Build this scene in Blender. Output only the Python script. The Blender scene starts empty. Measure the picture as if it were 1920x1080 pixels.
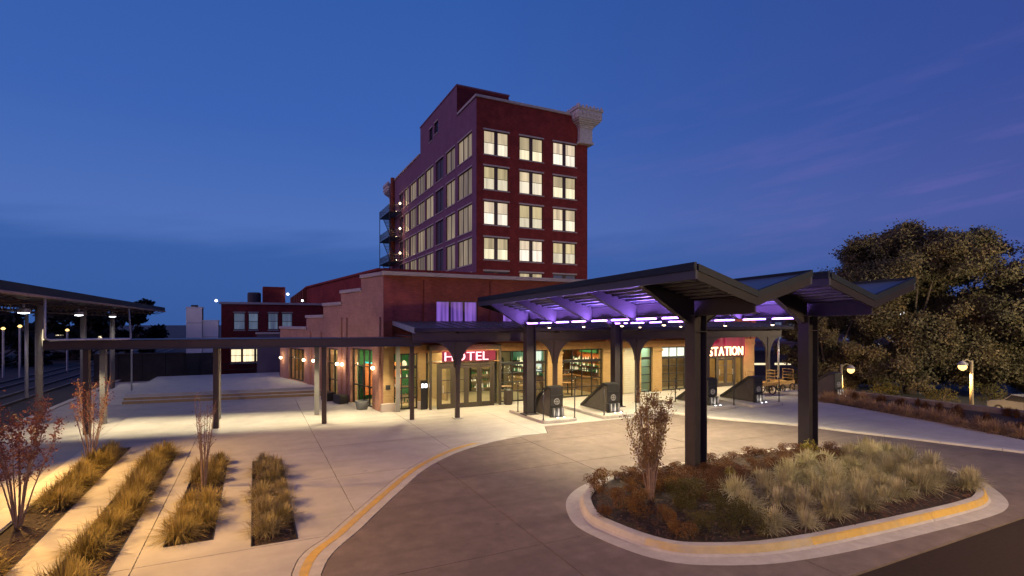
import bpy, bmesh, math, random
import numpy as np
from mathutils import Vector, Matrix
sc = bpy.context.scene
C = sc.collection
R = math.radians
PI = math.pi
# ------------------------------------------------------------------ camera, sky, sun, exposure
# world axes: x runs along the front of the station, y runs away from the street into the building, z up (metres)
cam = bpy.data.objects.new('camera', bpy.data.cameras.new('camera'))
C.objects.link(cam)
cam.location = (0, 0, 4.6)
cam.rotation_euler = (R(90), 0, R(-26))
cam.data.sensor_width = 36
cam.data.lens = 18.58
cam.data.shift_y = 0.0339
cam.data.clip_start = 0.1
cam.data.clip_end = 3000
sc.camera = cam

w = bpy.data.worlds.new('World')
sc.world = w
w.use_nodes = True
nt = w.node_tree
N = nt.nodes
Lk = nt.links.new
bg = N['Background']
bg.inputs[1].default_value = 1.06
def wmath(op, a, b=None, c=None):
    n = N.new('ShaderNodeMath'); n.operation = op
    for i, v in enumerate((a, b, c)):
        if v is None: continue
        if isinstance(v, (int, float)): n.inputs[i].default_value = v
        else: Lk(v, n.inputs[i])
    return n.outputs[0]
def wramp(fac, stops):
    n = N.new('ShaderNodeValToRGB')
    while len(n.color_ramp.elements) < len(stops): n.color_ramp.elements.new(0.5)
    for e, (p, c) in zip(n.color_ramp.elements, stops):
        e.position = p; e.color = (*c, 1)
    Lk(fac, n.inputs[0])
    return n.outputs[0]
def wmix(fac, a, b, mode='MIX'):
    n = N.new('ShaderNodeMix'); n.data_type = 'RGBA'; n.blend_type = mode
    if isinstance(fac, (int, float)): n.inputs[0].default_value = fac
    else: Lk(fac, n.inputs[0])
    for i, v in ((6, a), (7, b)):
        if isinstance(v, tuple): n.inputs[i].default_value = (*v, 1)
        else: Lk(v, n.inputs[i])
    return n.outputs[2]
tc = N.new('ShaderNodeTexCoord')
sep = N.new('ShaderNodeSeparateXYZ'); Lk(tc.outputs['Generated'], sep.inputs[0])
dx, dy, dz = sep.outputs
sky = N.new('ShaderNodeTexSky'); sky.sky_type = 'NISHITA'; sky.sun_disc = False
sky.sun_elevation = R(1.5); sky.sun_rotation = R(-105); sky.ozone_density = 6; sky.air_density = 1.0; sky.dust_density = 0.2
nish = wmix(1.0, sky.outputs[0], (0.012, 0.018, 0.026), 'MULTIPLY')
# the even blue of the hour after sunset, paler toward the horizon
base = wramp(dz, ((0.0, (0.055, 0.105, 0.295)), (0.06, (0.064, 0.135, 0.390)), (0.17, (0.072, 0.152, 0.445)), (0.33, (0.042, 0.116, 0.405)), (0.60, (0.025, 0.088, 0.340)), (1.0, (0.016, 0.055, 0.26))))
# away from the set sun (east, to the right) the sky turns violet and darker
east = wmath('ADD', wmath('MULTIPLY', dx, 0.86), wmath('MULTIPLY', dy, -0.51))
fe = N.new('ShaderNodeMapRange'); fe.inputs[1].default_value = -0.15; fe.inputs[2].default_value = 0.75; Lk(east, fe.inputs[0])
viol = wmix(1.0, base, (0.92, 0.55, 0.66), 'MULTIPLY')
c1 = wmix(fe.outputs[0], base, viol)
c1 = wmix(0.35, c1, nish, 'ADD')
# thin stretched clouds
az = wmath('ARCTAN2', dx, dy)
cmb = N.new('ShaderNodeCombineXYZ')
Lk(wmath('MULTIPLY', az, 3.2), cmb.inputs[0])
Lk(wmath('ADD', wmath('MULTIPLY', dz, 22.0), wmath('MULTIPLY', az, -2.6)), cmb.inputs[1])
nz = N.new('ShaderNodeTexNoise'); nz.inputs['Scale'].default_value = 1.15; nz.inputs['Detail'].default_value = 7; nz.inputs['Roughness'].default_value = 0.58; Lk(cmb.outputs[0], nz.inputs['Vector'])
cl = N.new('ShaderNodeMapRange'); cl.inputs[1].default_value = 0.50; cl.inputs[2].default_value = 0.70; Lk(nz.outputs[0], cl.inputs[0])
low = N.new('ShaderNodeMapRange'); low.inputs[1].default_value = 0.42; low.inputs[2].default_value = 0.16; Lk(dz, low.inputs[0])
wisp = wmath('MULTIPLY', wmath('MULTIPLY', cl.outputs[0], low.outputs[0]), wmath('MULTIPLY_ADD', fe.outputs[0], 0.75, 0.06))
c2 = wmix(wisp, c1, (0.135, 0.125, 0.40))
# a low bank of darker cloud over the western horizon
nb = N.new('ShaderNodeTexNoise'); nb.inputs['Scale'].default_value = 0.9; nb.inputs['Detail'].default_value = 5; Lk(cmb.outputs[0], nb.inputs['Vector'])
top = wmath('MULTIPLY_ADD', nb.outputs[0], 0.13, 0.075)
bank = N.new('ShaderNodeMapRange'); bank.interpolation_type = 'SMOOTHSTEP'; bank.inputs[1].default_value = 0.028; bank.inputs[2].default_value = -0.03; Lk(wmath('SUBTRACT', dz, top), bank.inputs[0])
bankf = wmath('MULTIPLY', bank.outputs[0], wmath('MULTIPLY_ADD', fe.outputs[0], -0.55, 0.72))
c3 = wmix(bankf, c2, (0.028, 0.092, 0.32))
Lk(c3, bg.inputs[0])

# afterglow of the set sun: low, wide, rosy, from the left
sun = bpy.data.objects.new('afterglow', bpy.data.lights.new('afterglow', 'SUN'))
sun.data.energy = 0.62
sun.data.angle = R(60)
sun.data.color = (1.0, 0.52, 0.56)
sun.rotation_euler = Vector((1.0, 0.10, -0.55)).to_track_quat('-Z', 'Y').to_euler()
C.objects.link(sun)
vs = sc.view_settings
vs.view_transform = 'Standard'; vs.look = 'None'; vs.exposure = 0.0; vs.gamma = 1.0; vs.use_curve_mapping = False
cy = sc.cycles
cy.use_denoising = True
cy.max_bounces = 6; cy.diffuse_bounces = 3; cy.glossy_bounces = 3; cy.transparent_max_bounces = 12; cy.transmission_bounces = 4
cy.sample_clamp_indirect = 4.0
cy.caustics_reflective = False; cy.caustics_refractive = False
cy.use_light_tree = True

rnd = random.Random(7)
# ------------------------------------------------------------------ materials
def new_mat(name):
    m = bpy.data.materials.new(name); m.use_nodes = True
    n = m.node_tree.nodes
    return m, n, m.node_tree.links.new, n['Principled BSDF']
def mat(name, col, rough=0.6, metal=0.0, var=0.12, scale=3.0, bump=0.0, bscale=40.0, spec=0.5, dirt=None, dirt_scale=0.6, dirt_amt=0.4, backlit=0.0, spots=None, streak=None):
    """plain surface: mottled colour, optional fine relief and broad stains"""
    m, n, L, p = new_mat(name)
    p.inputs['Roughness'].default_value = rough; p.inputs['Metallic'].default_value = metal
    p.inputs['Specular IOR Level'].default_value = spec
    g = n.new('ShaderNodeNewGeometry')
    t = n.new('ShaderNodeTexNoise'); t.inputs['Scale'].default_value = scale; t.inputs['Detail'].default_value = 6; t.inputs['Roughness'].default_value = 0.65
    L(g.outputs['Position'], t.inputs['Vector'])
    r = n.new('ShaderNodeValToRGB')
    a = tuple(max(0, c * (1 - var)) for c in col); b = tuple(min(1, c * (1 + var)) for c in col)
    r.color_ramp.elements[0].position = 0.3; r.color_ramp.elements[1].position = 0.7
    r.color_ramp.elements[0].color = (*a, 1); r.color_ramp.elements[1].color = (*b, 1)
    L(t.outputs[0], r.inputs[0])
    out = r.outputs[0]
    if dirt:
        t2 = n.new('ShaderNodeTexNoise'); t2.inputs['Scale'].default_value = dirt_scale; t2.inputs['Detail'].default_value = 8; t2.inputs['Roughness'].default_value = 0.7
        L(g.outputs['Position'], t2.inputs['Vector'])
        mr = n.new('ShaderNodeMapRange'); mr.inputs[1].default_value = 0.46; mr.inputs[2].default_value = 0.72; mr.inputs[4].default_value = dirt_amt
        L(t2.outputs[0], mr.inputs[0])
        mx = n.new('ShaderNodeMix'); mx.data_type = 'RGBA'
        L(mr.outputs[0], mx.inputs[0]); L(out, mx.inputs[6]); mx.inputs[7].default_value = (*dirt, 1)
        out = mx.outputs[2]
    if spots:
        # drips and trodden-in gum: small round marks of their own, more in some places than others
        vo = n.new('ShaderNodeTexVoronoi'); vo.inputs['Scale'].default_value = 1.6; vo.inputs['Randomness'].default_value = 1.0; L(g.outputs['Position'], vo.inputs['Vector'])
        sv = n.new('ShaderNodeSeparateColor'); L(vo.outputs['Color'], sv.inputs[0])
        th = n.new('ShaderNodeMath'); th.operation = 'MULTIPLY_ADD'; th.inputs[1].default_value = 0.16; th.inputs[2].default_value = -0.05; L(sv.outputs[0], th.inputs[0])
        ls = n.new('ShaderNodeMath'); ls.operation = 'SUBTRACT'; L(th.outputs[0], ls.inputs[0]); L(vo.outputs['Distance'], ls.inputs[1])
        mr3 = n.new('ShaderNodeMapRange'); mr3.inputs[1].default_value = 0.0; mr3.inputs[2].default_value = 0.05; mr3.inputs[4].default_value = 0.55; L(ls.outputs[0], mr3.inputs[0])
        mx3 = n.new('ShaderNodeMix'); mx3.data_type = 'RGBA'; L(mr3.outputs[0], mx3.inputs[0]); L(out, mx3.inputs[6]); mx3.inputs[7].default_value = (*spots, 1); out = mx3.outputs[2]
    if streak:
        # tyre-worn bands: noise drawn out along the way cars go
        mp = n.new('ShaderNodeMapping'); mp.inputs['Scale'].default_value = (0.10, 1.5, 1); mp.inputs['Rotation'].default_value = (0, 0, R(28)); L(g.outputs['Position'], mp.inputs[0])
        ns = n.new('ShaderNodeTexNoise'); ns.inputs['Scale'].default_value = 1.0; ns.inputs['Detail'].default_value = 5; ns.inputs['Distortion'].default_value = 0.6; L(mp.outputs[0], ns.inputs['Vector'])
        mr4 = n.new('ShaderNodeMapRange'); mr4.inputs[1].default_value = 0.50; mr4.inputs[2].default_value = 0.68; mr4.inputs[4].default_value = 0.5; L(ns.outputs[0], mr4.inputs[0])
        mx4 = n.new('ShaderNodeMix'); mx4.data_type = 'RGBA'; L(mr4.outputs[0], mx4.inputs[0]); L(out, mx4.inputs[6]); mx4.inputs[7].default_value = (*streak, 1); out = mx4.outputs[2]
    L(out, p.inputs['Base Color'])
    if bump:
        t3 = n.new('ShaderNodeTexNoise'); t3.inputs['Scale'].default_value = bscale; t3.inputs['Detail'].default_value = 4
        L(g.outputs['Position'], t3.inputs['Vector'])
        bp = n.new('ShaderNodeBump'); bp.inputs['Strength'].default_value = bump; bp.inputs['Distance'].default_value = 0.02
        L(t3.outputs[0], bp.inputs['Height']); L(bp.outputs[0], p.inputs['Normal'])
    if backlit:
        tr = n.new('ShaderNodeBsdfTranslucent'); L(out, tr.inputs[0])
        mxs = n.new('ShaderNodeMixShader'); mxs.inputs[0].default_value = backlit
        L(p.outputs[0], mxs.inputs[1]); L(tr.outputs[0], mxs.inputs[2])
        L(mxs.outputs[0], n['Material Output'].inputs[0])
    return m
def mat_leaf(name, cols, rough=0.6, scale=2.5, trans=0.35):
    """foliage with a colour that wanders from leaf to leaf"""
    m, n, L, p = new_mat(name)
    p.inputs['Roughness'].default_value = rough; p.inputs['Specular IOR Level'].default_value = 0.25
    g = n.new('ShaderNodeNewGeometry'); oi = n.new('ShaderNodeObjectInfo')
    t = n.new('ShaderNodeTexNoise'); t.inputs['Scale'].default_value = scale; t.inputs['Detail'].default_value = 4
    L(g.outputs['Position'], t.inputs['Vector'])
    ad = n.new('ShaderNodeMath'); ad.operation = 'MULTIPLY_ADD'; ad.inputs[1].default_value = 0.34; L(g.outputs['Random Per Island'], ad.inputs[0])
    a2 = n.new('ShaderNodeMath'); a2.operation = 'MULTIPLY_ADD'; a2.inputs[1].default_value = 0.22; L(oi.outputs['Random'], a2.inputs[0])
    sb = n.new('ShaderNodeMath'); sb.operation = 'SUBTRACT'; sb.inputs[1].default_value = 0.28; L(t.outputs[0], sb.inputs[0])
    L(sb.outputs[0], a2.inputs[2]); L(a2.outputs[0], ad.inputs[2])
    r = n.new('ShaderNodeValToRGB')
    while len(r.color_ramp.elements) < len(cols): r.color_ramp.elements.new(0.5)
    for i, (e, c) in enumerate(zip(r.color_ramp.elements, cols)):
        e.position = 0.12 + 0.7 * i / max(1, len(cols) - 1); e.color = (*c, 1)
    L(ad.outputs[0], r.inputs[0]); L(r.outputs[0], p.inputs['Base Color'])
    tr = n.new('ShaderNodeBsdfTranslucent'); L(r.outputs[0], tr.inputs[0])
    mx = n.new('ShaderNodeMixShader'); mx.inputs[0].default_value = trans
    L(p.outputs[0], mx.inputs[1]); L(tr.outputs[0], mx.inputs[2]); L(mx.outputs[0], n['Material Output'].inputs[0])
    return m
def mat_brick(name, c1, c2, mortar, bw=0.215, bh=0.075, var=0.35, rough=0.85):
    m, n, L, p = new_mat(name)
    p.inputs['Roughness'].default_value = rough; p.inputs['Specular IOR Level'].default_value = 0.2
    g = n.new('ShaderNodeNewGeometry')
    cr = n.new('ShaderNodeVectorMath'); cr.operation = 'CROSS_PRODUCT'; cr.inputs[1].default_value = (0, 0, 1); L(g.outputs['True Normal'], cr.inputs[0])
    dt = n.new('ShaderNodeVectorMath'); dt.operation = 'DOT_PRODUCT'; L(cr.outputs[0], dt.inputs[0]); L(g.outputs['Position'], dt.inputs[1])
    sp = n.new('ShaderNodeSeparateXYZ'); L(g.outputs['Position'], sp.inputs[0])
    cb = n.new('ShaderNodeCombineXYZ'); L(dt.outputs['Value'], cb.inputs[0]); L(sp.outputs[2], cb.inputs[1])
    b = n.new('ShaderNodeTexBrick'); L(cb.outputs[0], b.inputs['Vector'])
    b.inputs['Color1'].default_value = (*c1, 1); b.inputs['Color2'].default_value = (*c2, 1); b.inputs['Mortar'].default_value = (*mortar, 1)
    b.inputs['Scale'].default_value = 1; b.inputs['Brick Width'].default_value = bw; b.inputs['Row Height'].default_value = bh; b.inputs['Mortar Size'].default_value = 0.009; b.inputs['Bias'].default_value = 0.0
    t = n.new('ShaderNodeTexNoise'); t.inputs['Scale'].default_value = 0.9; t.inputs['Detail'].default_value = 10; t.inputs['Roughness'].default_value = 0.7; L(g.outputs['Position'], t.inputs['Vector'])
    mr = n.new('ShaderNodeMapRange'); mr.inputs[1].default_value = 0.3; mr.inputs[2].default_value = 0.7; mr.inputs[3].default_value = 1 - var; mr.inputs[4].default_value = 1 + var * 0.6; L(t.outputs[0], mr.inputs[0])
    mx = n.new('ShaderNodeMix'); mx.data_type = 'RGBA'; mx.blend_type = 'MULTIPLY'; mx.inputs[0].default_value = 1
    L(b.outputs['Color'], mx.inputs[6]); L(mr.outputs[0], mx.inputs[7])
    L(mx.outputs[2], p.inputs['Base Color'])
    bp = n.new('ShaderNodeBump'); bp.inputs['Strength'].default_value = 0.5; bp.inputs['Distance'].default_value = 0.01; bp.invert = True
    L(b.outputs['Fac'], bp.inputs['Height']); L(bp.outputs[0], p.inputs['Normal'])
    return m
def mat_emit(name, col, s, noise=0.0, nscale=2.0, basek=0.4):
    m, n, L, p = new_mat(name)
    p.inputs['Base Color'].default_value = (*[min(1, c * basek) for c in col], 1)
    p.inputs['Emission Color'].default_value = (*col, 1)
    p.inputs['Emission Strength'].default_value = s
    if noise:
        g = n.new('ShaderNodeNewGeometry'); oi = n.new('ShaderNodeObjectInfo')
        t = n.new('ShaderNodeTexNoise'); t.inputs['Scale'].default_value = nscale; t.inputs['Detail'].default_value = 3
        mpf = n.new('ShaderNodeMapping'); mpf.inputs['Scale'].default_value = (2.6, 2.6, 0.12)   # hanging folds
        L(g.outputs['Position'], mpf.inputs[0]); L(mpf.outputs[0], t.inputs['Vector'])
        mr = n.new('ShaderNodeMapRange'); mr.inputs[1].default_value = 0.3; mr.inputs[2].default_value = 0.7; mr.inputs[3].default_value = s * (1 - noise); mr.inputs[4].default_value = s * (1 + noise)
        L(t.outputs[0], mr.inputs[0])
        mm = n.new('ShaderNodeMath'); mm.operation = 'MULTIPLY'; L(mr.outputs[0], mm.inputs[0])
        m2 = n.new('ShaderNodeMapRange'); m2.inputs[3].default_value = 1 - noise * 0.5; m2.inputs[4].default_value = 1 + noise * 0.3; L(oi.outputs['Random'], m2.inputs[0])
        L(m2.outputs[0], mm.inputs[1]); L(mm.outputs[0], p.inputs['Emission Strength'])
    return m
def mat_glass(name, tint=(0.85, 0.9, 0.9), refl=0.10):
    m, n, L, p = new_mat(name)
    tr = n.new('ShaderNodeBsdfTransparent'); tr.inputs[0].default_value = (*tint, 1)
    gl = n.new('ShaderNodeBsdfGlossy'); gl.inputs['Roughness'].default_value = 0.03
    lw_ = n.new('ShaderNodeLayerWeight'); pw_ = n.new('ShaderNodeMath'); pw_.operation = 'POWER'; pw_.inputs[1].default_value = 4; L(lw_.outputs['Facing'], pw_.inputs[0])
    ad = n.new('ShaderNodeMath'); ad.operation = 'MULTIPLY_ADD'; ad.inputs[1].default_value = 0.45; ad.inputs[2].default_value = refl * 0.4; L(pw_.outputs[0], ad.inputs[0])
    mx = n.new('ShaderNodeMixShader'); L(ad.outputs[0], mx.inputs[0]); L(tr.outputs[0], mx.inputs[1]); L(gl.outputs[0], mx.inputs[2])
    L(mx.outputs[0], n['Material Output'].inputs[0])
    return m
M = {}
M['plaza'] = mat('plaza_concrete', (0.40, 0.375, 0.365), 0.8, var=0.10, scale=1.6, bump=0.15, bscale=60, dirt=(0.27, 0.25, 0.25), dirt_scale=0.45, dirt_amt=0.55, spots=(0.20, 0.18, 0.17), streak=(0.31, 0.285, 0.275))
M['plaza_new'] = mat('pale_concrete', (0.50, 0.48, 0.45), 0.8, var=0.08, scale=2, bump=0.12, bscale=60, dirt=(0.36, 0.34, 0.32), dirt_scale=0.8, dirt_amt=0.4)
M['drive'] = mat('drive_concrete', (0.160, 0.122, 0.108), 0.8, var=0.24, scale=2.2, bump=0.35, bscale=45, dirt=(0.092, 0.070, 0.062), dirt_scale=0.35, dirt_amt=0.65, spots=(0.06, 0.048, 0.042), streak=(0.105, 0.081, 0.071))
M['asphalt'] = mat('asphalt', (0.030, 0.019, 0.015), 0.9, spec=0.2, var=0.2, scale=14, bump=0.3, bscale=90)
M['step_tan'] = mat('tan_step_face', (0.40, 0.27, 0.12), 0.8, var=0.15)
M['joint'] = mat('joint_bed', (0.035, 0.03, 0.03), 0.95)
M['lower'] = mat('lower_ground', (0.055, 0.052, 0.05), 0.9, var=0.3, scale=0.4)
M['kerb'] = mat('kerb_concrete', (0.43, 0.40, 0.38), 0.8, var=0.12, scale=4, bump=0.15, dirt=(0.26, 0.24, 0.23), dirt_scale=1.6, dirt_amt=0.45)
M['yellow'] = mat('yellow_paint', (0.55, 0.35, 0.075), 0.6, var=0.15, scale=6, dirt=(0.40, 0.31, 0.17), dirt_scale=2.2, dirt_amt=0.9)
M['yellow_faded'] = mat('faded_yellow_paint', (0.48, 0.37, 0.18), 0.7, var=0.12, scale=5, dirt=(0.42, 0.38, 0.33), dirt_scale=2.0, dirt_amt=0.9)
M['mulch'] = mat('mulch', (0.035, 0.021, 0.015), 0.95, var=0.6, scale=18, bump=0.9, bscale=35)
M['chip'] = mat_leaf('mulch_chip', ((0.025, 0.014, 0.01), (0.06, 0.03, 0.018), (0.12, 0.06, 0.03)), trans=0)
M['brick'] = mat_brick('red_brick', (0.36, 0.085, 0.044), (0.27, 0.062, 0.036), (0.20, 0.09, 0.065))
M['brick_dark'] = mat_brick('dark_red_brick', (0.34, 0.048, 0.040), (0.26, 0.036, 0.030), (0.10, 0.030, 0.028))
M['brick_skylit'] = mat_brick('skylit_brick', (0.27, 0.125, 0.185), (0.23, 0.105, 0.165), (0.22, 0.125, 0.165), var=0.15)  # violet sky glow on the tower's side face put into the brick colour
M['brick_pink'] = mat_brick('weathered_pink_brick', (0.54, 0.27, 0.185), (0.45, 0.215, 0.145), (0.46, 0.31, 0.24), var=0.2)
M['brick_tan'] = mat_brick('tan_brick', (0.46, 0.30, 0.135), (0.40, 0.25, 0.11), (0.36, 0.26, 0.14), var=0.15)
M['stone'] = mat('pale_stone', (0.50, 0.42, 0.38), 0.8, var=0.15, scale=3, bump=0.2, dirt=(0.30, 0.24, 0.22), dirt_scale=1.5)
M['terracotta'] = mat('cream_terracotta', (0.62, 0.55, 0.50), 0.6, var=0.2, scale=4, bump=0.5, bscale=9, dirt=(0.32, 0.26, 0.24), dirt_scale=3)
M['steel'] = mat('charcoal_steel', (0.042, 0.036, 0.041), 0.65, 0.0, spec=0.15, var=0.12, scale=1.5, dirt=(0.062, 0.054, 0.052), dirt_scale=1.0)
M['steel_brown'] = mat('brown_steel', (0.062, 0.042, 0.036), 0.5, 0.0, var=0.12, scale=2)
M['steel_grey'] = mat('grey_painted_steel', (0.20, 0.19, 0.19), 0.5, 0.0, var=0.1, scale=2)
M['fascia'] = mat('grey_fascia_metal', (0.056, 0.058, 0.080), 0.6, 0.0, spec=0.2, var=0.1, scale=1.0, dirt=(0.045, 0.045, 0.058), dirt_scale=0.9)
M['fascia_brown'] = mat('brown_fascia_metal', (0.070, 0.046, 0.044), 0.55, 0.0, var=0.12, scale=1.0)
M['roofmetal'] = mat('roof_metal', (0.085, 0.095, 0.115), 0.4, 0.0, var=0.12, scale=0.8)
M['gutter_tan'] = mat('tan_gutter', (0.26, 0.19, 0.15), 0.6, var=0.1, spec=0.2)
M['cap'] = mat('dark_cap_metal', (0.016, 0.021, 0.033), 0.6, var=0.1, spec=0.2)
M['end_dark'] = mat('dark_end_channel', (0.024, 0.020, 0.025), 0.6, var=0.15, spec=0.2)
M['deck'] = mat('roof_deck_underside', (0.085, 0.080, 0.092), 0.6, var=0.1)
M['black'] = mat('black_metal', (0.018, 0.017, 0.018), 0.45, var=0.15)
M['wedge'] = mat('black_painted_timber', (0.016, 0.015, 0.015), 0.5, var=0.25, scale=5)
M['wedge_side'] = mat('weathered_dark_plate', (0.080, 0.068, 0.056), 0.6, var=0.25, scale=4, dirt=(0.05, 0.045, 0.04), dirt_scale=2)
M['galv'] = mat('galvanised', (0.45, 0.46, 0.48), 0.4, 0.5, var=0.1)
M['pole_paint'] = mat('tan_pole_paint', (0.20, 0.16, 0.09), 0.6, var=0.1)
M['white_panel'] = mat('white_metal_panel', (0.80, 0.76, 0.78), 0.55, var=0.05, scale=1.2)
M['darkwall'] = mat('dark_retaining_wall', (0.055, 0.042, 0.038), 0.85, var=0.3, scale=1.2)
M['winframe'] = mat('dark_window_frame', (0.085, 0.045, 0.035), 0.5, var=0.1)
M['doorframe'] = mat('bronze_door_frame', (0.050, 0.038, 0.028), 0.45, var=0.1)
M['wood'] = mat('warm_wood_panel', (0.33, 0.17, 0.06), 0.55, var=0.2, scale=5)
M['cream'] = mat('cream_plaster', (0.36, 0.27, 0.15), 0.8, var=0.08)
M['teal'] = mat('teal_plaster', (0.15, 0.36, 0.30), 0.8, var=0.1)
M['orange'] = mat('orange_panel', (0.55, 0.17, 0.04), 0.7, var=0.2)
M['green'] = mat('green_leaves_panel', (0.03, 0.22, 0.08), 0.7, var=0.4, scale=10)
M['brownblind'] = mat('brown_blind', (0.24, 0.15, 0.07), 0.8, var=0.25, scale=3)
M['shutter'] = mat('ribbed_white_shutter', (0.55, 0.52, 0.42), 0.55, var=0.06)
M['planter'] = mat('grey_planter_pot', (0.16, 0.17, 0.18), 0.7, var=0.1)
M['floor_in'] = mat('interior_floor', (0.34, 0.26, 0.15), 0.5, var=0.15)
M['glass'] = mat_glass('clear_glass')
M['glass_dark'] = mat('dark_glass', (0.02, 0.022, 0.03), 0.08, var=0.1, spec=0.8)
M['glass_sky'] = mat('grey_glass', (0.22, 0.24, 0.30), 0.12, var=0.2, spec=0.9)
M['lit_up'] = mat_emit('lit_window_upper', (1.0, 0.80, 0.50), 0.62, 0.25, 0.8)
M['lit_low'] = mat_emit('lit_window_lower', (1.0, 0.88, 0.66), 0.95, 0.2, 0.8)
for k_, (u_, l_, wm_) in enumerate(((0.62, 0.95, 0.50), (0.46, 0.72, 0.46), (0.75, 1.05, 0.56), (0.52, 0.98, 0.42))):
    M['lit_up%d' % k_] = mat_emit('lit_window_upper', (1.0, 0.80, wm_), u_, 0.35, 1.1, 0.2)
    M['lit_low%d' % k_] = mat_emit('lit_window_lower', (1.0, 0.88, wm_ + .16), l_, 0.22, 1.4, 0.2)
for k_, v_ in enumerate((0.19, 0.13, 0.24)):
    M['lit_curtain%d' % k_] = mat_emit('lit_curtain', (1.0, 0.78, 0.46), v_, 0.55, 1.6, 0.2)
M['lit_curtain'] = mat_emit('lit_curtain', (1.0, 0.78, 0.48), 0.19, 0.5, 1.3)
M['purple_reflection'] = mat_emit('violet_reflection_pane', (0.42, 0.20, 0.85), 0.42, 0.75, 2.5)  # pane glow stands in for the canopy tubes mirrored in the glass
M['lit_white'] = mat_emit('lit_white_window', (0.85, 0.95, 0.85), 0.95, 0.15)
M['lit_warm'] = mat_emit('lit_warm_window', (1.0, 0.82, 0.50), 1.3, 0.25, 3)
M['glow_dim'] = mat_emit('dim_blue_window', (0.42, 0.55, 0.75), 0.16, 0.5, 1.5)
M['tube'] = mat_emit('violet_led_tube', (0.46, 0.22, 1.0), 11.0)
M['warm_lens'] = mat_emit('warm_lamp_lens', (1.0, 0.78, 0.45), 9.0)
M['cool_lens'] = mat_emit('cool_lamp_lens', (0.95, 0.97, 1.0), 7.0)
M['sodium'] = mat_emit('amber_lamp_globe', (1.0, 0.62, 0.20), 2.6)
M['sign_red'] = mat_emit('red_backlit_panel', (0.50, 0.006, 0.085), 0.34, 0.5, 1.5, 0.10)
M['letter_pink'] = mat_emit('pink_white_neon', (1.0, 0.42, 0.48), 3.2)
M['letter_cream'] = mat_emit('cream_neon', (1.0, 0.70, 0.36), 3.4)
M['neon_teal'] = mat_emit('teal_neon', (0.05, 0.8, 0.7), 1.6)
M['bark'] = mat('bark', (0.085, 0.062, 0.045), 0.9, var=0.4, scale=8, bump=0.8, bscale=25)
M['bark_pale'] = mat('pale_bark', (0.24, 0.16, 0.13), 0.85, var=0.35, scale=10)
M['leaf_red'] = mat_leaf('red_leaves', ((0.085, 0.030, 0.032), (0.17, 0.062, 0.056), (0.30, 0.15, 0.125)))
M['leaf_rust'] = mat_leaf('rust_leaves', ((0.085, 0.036, 0.014), (0.18, 0.082, 0.024), (0.30, 0.17, 0.05)))
M['leaf_tan'] = mat_leaf('tan_rust_leaves', ((0.12, 0.06, 0.03), (0.24, 0.14, 0.06), (0.34, 0.23, 0.11)))
M['leaf_maroon'] = mat_leaf('maroon_leaves', ((0.05, 0.022, 0.012), (0.11, 0.046, 0.022), (0.19, 0.095, 0.040)))
M['leaf_olive'] = mat_leaf('olive_leaves', ((0.03, 0.028, 0.008), (0.075, 0.068, 0.018), (0.15, 0.12, 0.03)))
M['leaf_lime'] = mat_leaf('yellow_green_leaves', ((0.12, 0.11, 0.02), (0.24, 0.20, 0.04), (0.34, 0.28, 0.06)))
M['grass_gold'] = mat_leaf('gold_grass', ((0.10, 0.080, 0.024), (0.26, 0.195, 0.068), (0.45, 0.345, 0.145)), scale=3)
M['grass_pale'] = mat_leaf('pale_grass', ((0.17, 0.15, 0.075), (0.40, 0.35, 0.20), (0.62, 0.56, 0.37)), scale=2)
M['grass_grey'] = mat_leaf('grey_gold_grass', ((0.12, 0.10, 0.04), (0.27, 0.22, 0.115), (0.42, 0.34, 0.21)), scale=3)
M['grass_tan'] = mat_leaf('tan_grass', ((0.18, 0.10, 0.05), (0.40, 0.25, 0.13), (0.54, 0.36, 0.19)))
M['tree_leaf'] = mat_leaf('autumn_tree_leaves', ((0.034, 0.036, 0.020), (0.085, 0.078, 0.040), (0.15, 0.125, 0.062), (0.22, 0.15, 0.065)), scale=0.35, trans=0.3)
M['tree_leaf_dark'] = mat_leaf('dark_tree_leaves', ((0.012, 0.014, 0.012), (0.03, 0.03, 0.022), (0.05, 0.045, 0.03)), scale=0.5, trans=0.2)
M['car'] = mat('silver_car_paint', (0.30, 0.31, 0.33), 0.25, 0.5, var=0.05)
M['car_dark'] = mat('dark_car_paint', (0.03, 0.035, 0.05), 0.25, 0.3, var=0.05)
M['tyre'] = mat('tyre_rubber', (0.02, 0.02, 0.02), 0.8)
M['wagon'] = mat('yellow_wagon_wood', (0.42, 0.25, 0.07), 0.7, var=0.25, scale=6)
M['far_wall'] = mat('far_building_wall', (0.17, 0.12, 0.15), 0.85, var=0.2, scale=0.5)
M['far_dark'] = mat('far_dark_wall', (0.075, 0.065, 0.075), 0.85, var=0.2, scale=0.5)
M['sidewall'] = mat('slab_side', (0.2, 0.19, 0.18), 0.9)

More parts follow.
